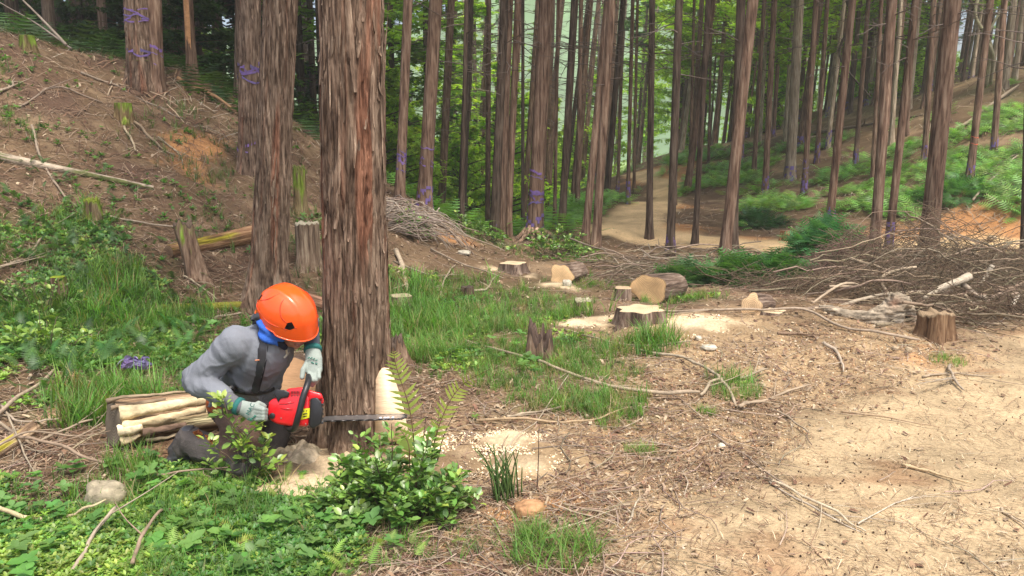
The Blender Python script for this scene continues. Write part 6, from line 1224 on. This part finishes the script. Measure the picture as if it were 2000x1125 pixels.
# suspenders: band lying on the shirt
from mathutils.bvhtree import BVHTree
def bvh(o): return BVHTree.FromPolygons([tuple(v.co) for v in o.data.vertices], [tuple(q.vertices) for q in o.data.polygons])
def band(name, pts, w_, mat, col, n=40, th=.004, lab=None, rad=None):
    p = smooth_path([p_(*q)-O0 for q in pts], n); bv = bvh(shirt_o); out = []
    for q in p:
        cpos = Vector((0, 0, CAMZ))-Vector(O0); d = (Vector(q)-cpos).normalized(); hit = bv.ray_cast(cpos, d, 20)[0]; dd = (hit-cpos).length if hit is not None else 99; out.append(tuple(cpos+d*(dd-.005)) if abs(dd-(Vector(q)-cpos).length) < .2 else tuple(q))
    p = np.array(out); p[1:-1] = (p[:-2]+p[1:-1]*2+p[2:])/4; p[1:-1] = (p[:-2]+p[1:-1]*2+p[2:])/4; T_, _, _ = frames(p); view = -np.array(INc); s = np.cross(T_, view); s /= np.linalg.norm(s, axis=1)[:,None]; nn = np.cross(s, T_)
    nn = np.where((nn@view)[:,None] > 0, nn, -nn); V = np.concatenate([p-s*w_/2, p+nn*.004, p+s*w_/2, p+s*w_/2-nn*.02, p-s*w_/2-nn*.02]); V = V.reshape(5, n, 3); mb = MB(); mb.add(V.reshape(-1, 3), grid_faces(5, n), col); o = mb.obj(name, mat, person)
    if lab: o['label'] = lab
    return o
band('suspender', [(496,616,3.62),(502,632,3.585),(508,650,3.578),(511,675,3.585),(508,705,3.612),(501,735,3.655),(494,765,3.70)], .046, M_PLAST, (.035,.035,.04))
band('buckle', [(498,704,3.600),(507,703,3.598),(516,702,3.602)], .006, M_PLAST, (.5,.2,.1))
band('belt', [(440,760,3.79),(465,764,3.755),(490,768,3.75),(515,766,3.78),(535,758,3.83)], .022, M_PLAST, (.02,.02,.02))
band('chest_logo', [(559,683,3.69),(560,692,3.69),(554,699,3.695)], .010, M_PLAST, (.50,.47,.36), n=12)
# blue neck scarf
def scarfdisp(v): return .006*np.sin(v[:,2]*120+v[:,0]*90)+.008*fbm(v[:,0]*20, v[:,1]*20, v[:,2]*20, 2, 4)
soft('scarf', [('c', p_(516,630,3.63), p_(520,655,3.63), .030, .034), ('c', p_(520,655,3.63), p_(545,664,3.66), .034, .026), ('c', p_(516,632,3.65), p_(518,612,3.70), .030, .028), ('c', p_(530,650,3.66), p_(545,640,3.66), .035, .03)], M_CLOTH, person, .005, 2, (.035,.12,.48), origin=O0, disp=scarfdisp)
soft('collar', [('c', p_(541,664,3.655), p_(556,678,3.67), .022, .015)], M_CLOTH, person, .005, 2, (.02,.02,.03), origin=O0)
# gloves
def cuff(a, b, r, name='cuff'):
    d = b-a; L = np.linalg.norm(d); V, Fs = tube([a-O0, (a+b)/2-O0, b-O0], [r, r*1.03, r], 20, True); mb = MB(); mb.add(V, Fs, (.03,.14,.13)); return mb
glL = soft('glove', GL, M_GLOVE, person, .0035, 2, (.29,.335,.30), origin=O0); o = cuff(gz(611,679,3.732), gz(611,686,3.72), .041).obj('cuff', M_GLOVE, glL)
glR = soft('glove', GR_, M_GLOVE, person, .0035, 2, (.29,.335,.30), origin=O0); o = cuff(gz(462,792,3.563), gz(470,795,3.56), .040).obj('cuff', M_GLOVE, glR)
def marks(parent, L, t, r=.0026, col=(.03,.16,.12)):
    for q in L: V, Fs = tube(smooth_path([p_(a, b, t)-O0 for a, b in q], 6), r, 6); mb = MB(); mb.add(V, Fs, col); mb.obj('print_mark', M_GLOVE, parent)
marks(glL, [[(601,700),(605,698)],[(606,701),(610,698)],[(611,702),(615,700)],[(616,704),(620,703)],[(608,707),(613,710)],[(616,710),(620,711)]], 3.668)
def lettering(txt, c, xdir, size, col, parent, mat=M_GLOVE, name='lettering', n=None):
    cu = bpy.data.curves.new(name, 'FONT'); cu.body = txt; cu.size = size; cu.extrude = .0008; cu.align_x = 'CENTER'; cu.align_y = 'CENTER'; t = bpy.data.objects.new('t', cu); COL.objects.link(t)
    me = bpy.data.meshes.new_from_object(t.evaluated_get(bpy.context.evaluated_depsgraph_get())); bpy.data.objects.remove(t); me.name = name
    a = me.color_attributes.new('Col', 'FLOAT_COLOR', 'POINT'); a.data.foreach_set('color', np.tile([*col, 1.], len(me.vertices))); me.materials.clear(); me.materials.append(mat)
    o = link(name, me, parent); x = Vector(C_(xdir)).normalized(); z = Vector(n).normalized() if n is not None else -INc; z = (z-x*z.dot(x)).normalized(); y = z.cross(x); c = Vector(c)-Vector(O0 if parent is not saw else SO)
    o.matrix_local = Matrix(((x.x, y.x, z.x, c.x), (x.y, y.y, z.y, c.y), (x.z, y.z, z.z, c.z), (0,0,0,1))); return o
saw = None; SO = (0, 0, 0)
lettering('MAC', gz(489,799,3.507), (.45,.9,0), .026, (.02,.12,.10), glR)
marks(glR, [[(484,820),(487,817)],[(488,822),(493,816)],[(489,817),(492,821)],[(494,818),(498,811)],[(497,814),(501,812)]], 3.508, .0024)
lettering('USQV', p_(466,842,3.665), (.80,-.60,0), .042, (.17,.14,.12), person, M_CLOTH, n=C_((0,0,1)))
# helmet: shell with a brim line, ridges, vents
def helmet():
    c = hp(-.005, 0, .022); nu, nv = 26, 72; th = np.linspace(0.001, 1.62, nu); ph = np.arange(nv)*2*math.pi/nv; T_, P_ = np.meshgrid(th, ph, indexing='ij')
    a, b, h = .152, .123, .142; st = np.sin(T_)**.92; x = a*st*np.cos(P_)*(1+.03*np.cos(P_)); y = b*st*np.sin(P_); z = h*np.cos(T_)
    ridge = .0035*np.exp(-((np.abs(y)-.040)/.008)**2)*sstep(1.45, 1.1, T_); k = 1+ridge/ .13; x, y, z = x*k, y*k, z*k
    low = (T_-1.35).clip(0, 1)/.27; z = z-.034*low*(.35+.65*(np.cos(P_) < 0)*np.abs(np.cos(P_))**.5)-.012*low*(np.cos(P_) > .3); x = x+.012*low*(np.cos(P_) > .0)*np.cos(P_)
    V = np.stack([x, y, z], -1).reshape(-1, 3); W2 = V*[.965,.96,.965]; q = grid_faces(nu, nv, True); mb = MB(); mb.add(V@HA+c-O0, q, (.85,.095,.012)); mb.add(W2@HA+c-O0, q[:, ::-1], (.6,.07,.01))
    i = (nu-1)*nv; j = np.arange(nv); m = nu*nv; mb.add(np.r_[V[i:], W2[i:]]@HA+c-O0, np.c_[j, (j+1) % nv, nv+(j+1) % nv, nv+j], (.85,.095,.012)); H_ = mb.obj('helmet', M_HELM, person)
    R2, F2 = tube(np.r_[V[i:], V[i:i+1]]@HA+c-O0, .0038, 6, False); mb = MB(); mb.add(R2, F2, (.85,.10,.015)); mb.obj('rim', M_HELM, H_)
    def surf(t, p_):                       # point and normal on the shell
        s = math.sin(t)**.92; v = np.array([a*s*math.cos(p_)*(1+.03*math.cos(p_)), b*s*math.sin(p_), h*math.cos(t)]); return v*1.008
    for side in (1, -1):
        for (pts, nm) in [([(1.12,.78),(1.30,.66),(1.40,.80),(1.40,.98),(1.18,.92)],'vent'),([(1.02,2.50),(1.18,2.42),(1.36,2.50),(1.36,2.68),(1.12,2.66)],'vent')]:
            L = np.array([surf(t, p*side) for t, p in pts]); ctr = L.mean(0)*1.012; V3 = np.r_[L, [ctr]]; n = len(L); mb = MB(); f = np.array([[i_, (i_+1) % n, n] for i_ in range(n)]); mb.add(V3@HA+c-O0, np.r_[f, f[:, ::-1]], (.012,.012,.014)); mb.obj('vent', M_PLAST, H_)
        for pts in [[(.25,1.2),(.7,1.35),(1.1,1.1),(1.32,.6)],[(.35,1.9),(.8,2.0),(1.15,2.3)],[(1.42,.9),(1.45,1.5),(1.43,2.2),(1.36,2.6)]]:
            p = smooth_path([surf(t, q_*side)*1.0 for t, q_ in pts], 24); V3, F3 = tube(p@HA+c-O0, .0022, 5); mb = MB(); mb.add(V3, F3, (.62,.05,.008)); mb.obj('ridge_line', M_HELM, H_)
helmet()

# ------------------------------------------------------------------ chainsaw
TS0 = 3.60; SOv = P(576, 800, TS0); saw = empty('chainsaw', SOv); SO = tuple(SOv); tag(saw, 'red chainsaw with black handles, its bar cutting across the trunk', 'chainsaw')
def q_(px, py, d=0.): return np.array(P(px, py, TS0+d))-np.array(SOv)
def prism(name, pts, d0, d1, mat, col, bev=.008, parent=None, sub=True):
    n = len(pts); f = np.array([q_(a, b, d0) for a, b in pts]); b_ = np.array([q_(a, b, d1) for a, b in pts]); mb = MB(); mb.add(np.r_[f, b_], [], col)
    bm = __import__('bmesh').new(); vs = [bm.verts.new(v) for v in np.r_[f, b_]]; bm.faces.new(vs[:n]); bm.faces.new(vs[n:][::-1])
    for i in range(n): bm.faces.new([vs[i], vs[n+i], vs[n+(i+1) % n], vs[(i+1) % n]])
    bmesh = __import__('bmesh'); bmesh.ops.recalc_face_normals(bm, faces=bm.faces); bmesh.ops.bevel(bm, geom=list(bm.edges), offset=bev, segments=3, affect='EDGES', profile=.5, clamp_overlap=True)
    me = bpy.data.meshes.new(name); bm.to_mesh(me); bm.free(); a = me.color_attributes.new('Col', 'FLOAT_COLOR', 'POINT'); a.data.foreach_set('color', np.tile([*col, 1.], len(me.vertices))); me.materials.append(mat)
    me.polygons.foreach_set('use_smooth', np.ones(len(me.polygons), bool)); o = link(name, me, parent or saw)
    return o
RED = (.62,.012,.018); BLK = (.018,.018,.02)
hs_ = prism('housing', [(524,786),(532,779),(548,774),(575,770),(604,772),(606,806),(602,833),(570,833),(540,828),(527,820),(522,806)], 0, .12, M_RED, RED, .016)
prism('top_cover', [(556,768),(562,759),(590,756),(612,764),(628,768),(632,780),(606,784),(560,786)], .004, .11, M_RED, RED, .010)
prism('cover_red', [(606,768),(628,769),(633,782),(630,794),(606,790)], .02, .12, M_RED, (.5,.012,.018), .006)
prism('muffler', [(606,778),(620,776),(628,786),(631,806),(627,828),(612,838),(603,832),(605,800)], -.012, .10, M_PLAST, BLK, .008)
for i in range(5): prism('cooling_fin', [(622,788+i*9),(632,788+i*9),(632,792+i*9),(622,792+i*9)], .0, .09, M_PLAST, (.03,.03,.032), .001)
prism('rear_grip_base', [(534,770),(540,760),(556,762),(566,766),(563,776),(548,778),(544,786),(540,778)], -.008, .06, M_PLAST, BLK, .005)
V, Fs = tube(smooth_path([q_(603,735,.055), q_(602,744,.02), q_(598,758,-.012), (q_(592,775,-.03)), q_(586,800,-.036), q_(580,822,-.03), q_(575,836,-.008), q_(566,838,.02), q_(560,832,.06)], 48), .0145, 14); mb = MB(); mb.add(V, Fs, BLK); mb.obj('front_handle', M_PLAST, saw)
V, Fs = tube(smooth_path([q_(530,792,.05), q_(518,790,.0), q_(504,796,-.02), q_(500,808,-.02), q_(510,818,.0), q_(528,816,.05)], 40), .013, 12); mb = MB(); mb.add(V, Fs, BLK); mb.obj('rear_handle', M_PLAST, saw)
def disc(name, px, py, r, d, mat, col, th=.008):
    c = q_(px, py, d); V, Fs = tube([c, c-np.array(INc)*th*.8, c-np.array(INc)*th], [r, r, r*.85], 20); mb = MB(); mb.add(V, Fs, col); return mb.obj(name, mat, saw)
disc('fuel_cap', 532, 812, .013, 0, M_PLAST, BLK)
disc('screw', 549, 817, .003, 0, M_STEEL, (.3,.3,.3), .002); disc('screw', 597, 828, .003, 0, M_STEEL, (.3,.3,.3), .002)
for r_i in range(2):
    for k in range(6): x0 = 568+k*3.0; y0 = 764+r_i*7; prism('grille_slot', [(x0,y0),(x0+1.7,y0-.2),(x0+1.7,y0+4.6),(x0,y0+4.8)], .0005, .02, M_PLAST, (.01,.01,.01), .0003)
st = prism('sticker', [(589,799),(605,797),(605,816),(587,820)], -.003, .004, M_CLOTH, (.62,.60,.03), .0005)
for L in [[(592,803),(594,803)],[(598,802),(600,802)],[(592,809),(600,807)],[(592,814),(599,812)]]:
    a, b = q_(*L[0], -.004), q_(*L[1], -.004); V, Fs = tube([a, (a+b)/2, b], .0022, 5); mb = MB(); mb.add(V, Fs, (.02,.02,.02)); mb.obj('sticker_mark', M_PLAST, st)
for L in [[(545,789),(575,786)],[(548,797),(572,800)]]:
    a, b = q_(*L[0], -.001), q_(*L[1], -.001); V, Fs = tube([a, (a+b)/2, b], [.0015,.004,.001], 6); mb = MB(); mb.add(V, Fs, RED); mb.obj('body_crease', M_RED, saw)
# guide bar: flat plate lying level, chain round its edge
def bar():
    zt = P(632, 818, 3.84); z0 = zt.z; x0 = P(626, 818, 3.80).x; x1 = P(792, 812, 3.80).x; ya = P(700, 815, 3.80).y; ws = .070; L = x1-x0; n = 14; a = np.linspace(-math.pi/2, math.pi/2, n)
    out = [(x0, ya)]+[(x1-ws/2*1.3+ws/2*1.3*math.cos(t), ya+ws/2+ws/2*math.sin(t)) for t in a]+[(x0, ya+ws)]; m = len(out); rise = lambda x: .012*(x-x0)/L
    def lay(sc, dz): c = np.array([(x0+x1)/2, ya+ws/2]); return np.array([[c[0]+(p[0]-c[0])*(1 if sc == 1 else (L-.012)/L), c[1]+(p[1]-c[1])*sc, z0+dz+rise(p[0])] for p in out])
    SO_ = np.array(SOv); V = np.r_[lay(.84, .003), lay(.84, -.003)]-SO_; ctr = V.mean(0); mb = MB(); mb.add(V, [np.array([[i, (i+1) % m, m+(i+1) % m, m+i] for i in range(m)])], (.42,.42,.43)); b2 = np.r_[V[:m], [V[:m].mean(0)]]; f = np.array([[i, (i+1) % m, m] for i in range(m)]); mb.add(b2, f, (.42,.42,.43)); b3 = np.r_[V[m:], [V[m:].mean(0)]]; mb.add(b3, f[:, ::-1], (.3,.3,.3)); gb = mb.obj('guide_bar', M_STEEL, saw, smooth=False)
    loop = lay(1, 0)-SO_; mbc = MB(); seg = smooth_path(loop, 120)
    for k in range(0, 119):
        p, d = seg[k], seg[k+1]-seg[k]; ln = np.linalg.norm(d)+1e-9; d /= ln; s = np.cross([0,0,1], d); bv, bf = box((0,0,0), (ln*1.05, .0075, .0055)); mbc.add(bv@np.array([d, s, [0,0,1]])+p, bf, (.07,.068,.066))
    o = mbc.obj('chain', M_STEEL, saw, smooth=False); o['kind'] = 'stuff'
    for (xa, w_) in [(742,5),(750,4),(756,6),(766,5)]:
        c = P(xa, 812, 3.80); bv, bf = box((c.x, ya+.018, z0+.0035+rise(c.x)+.0012), (w_/F*3.8, .016, .0015)); mb = MB(); mb.add(bv-SO_, bf, (.8,.8,.85)); mb.obj('bar_lettering', M_PLAST, saw, smooth=False)
bar()
# ------------------------------------------------------------------ driftwood root
def driftwood():
    Y = 6.35; q = lambda px, py, d=0.: np.array(PY(px, py, Y+d)); s = lambda w_: w_/2/F*6.5; E = []
    for L, ws in [([(1752,588,0),(1735,608,0),(1700,622,0),(1660,620,.05),(1628,606,.1),(1600,600,.15)],[34,36,28,24,15,8]),([(1752,592,0),(1752,618,-.03),(1750,642,-.06),(1766,676,-.1)],[34,24,20,13]),([(1762,590,0),(1778,612,0),(1788,650,.03)],[28,20,12]),
            ([(1740,618,0),(1712,640,-.08),(1682,656,-.12)],[18,13,8]),([(1745,645,-.05),(1735,668,-.08)],[18,14]),([(1662,622,.05),(1640,640,.0),(1628,650,-.02)],[14,9,7]),([(1632,608,.1),(1618,622,.08)],[12,7]),([(1700,628,0),(1668,640,.1)],[16,9])]:
        for k in range(len(L)-1): E.append(('c', q(*L[k]), q(*L[k+1]), s(ws[k]), s(ws[k+1])))
    c0 = q(1752, 592)
    def dsp(v): return .016*fbm(v[:,0]*11, v[:,1]*11, v[:,2]*11, 3, 5)+.010*(1-np.abs(fbm(v[:,0]*6, v[:,1]*40, v[:,2]*40, 3, 9))*5).clip(-1, 1)
    def cf(v, c):
        n = fbm(v[:,0]*14, v[:,1]*40, v[:,2]*40, 3, 8)[:,None]; leg = np.exp(-((v-q(1752, 640, -.05))**2).sum(1)/.09**2)[:,None]; c = c*(1+1.2*n).clip(.35, 1.5); c = c*(1-leg)+np.array([.50,.45,.36])*leg; red = np.exp(-((v-q(1748, 590, -.08))**2).sum(1)/.05**2)[:,None]; return c*(1-.7*red)+np.array([.22,.10,.06])*.7*red
    tag(soft('driftwood_root', E, M_WOOD, None, .009, 2, (.29,.24,.175), origin=q(1745, 640), disp=dsp, colf=cf), 'weathered grey root stock with a white bare leg, at the foot of the brush pile', 'root')
driftwood()
# ------------------------------------------------------------------ air
def haze():
    V, Fq = box((0, 60, 8), (340, 300, 40)); V[:,2] = np.where(V[:,2] < 0, -8, 27); mb = MB(); mb.add(V, Fq); m = bpy.data.materials.new('haze'); m.use_nodes = True; nt = m.node_tree
    nt.nodes.remove(nt.nodes['Principled BSDF']); v = nt.nodes.new('ShaderNodeVolumePrincipled'); v.inputs['Color'].default_value = (.98, 1, .93, 1); v.inputs['Density'].default_value = .0023; v.inputs['Anisotropy'].default_value = .2; nt.links.new(v.outputs[0], nt.nodes['Material Output'].inputs['Volume'])
    tag(mb.obj('haze', m, smooth=False), kind='stuff')
haze()
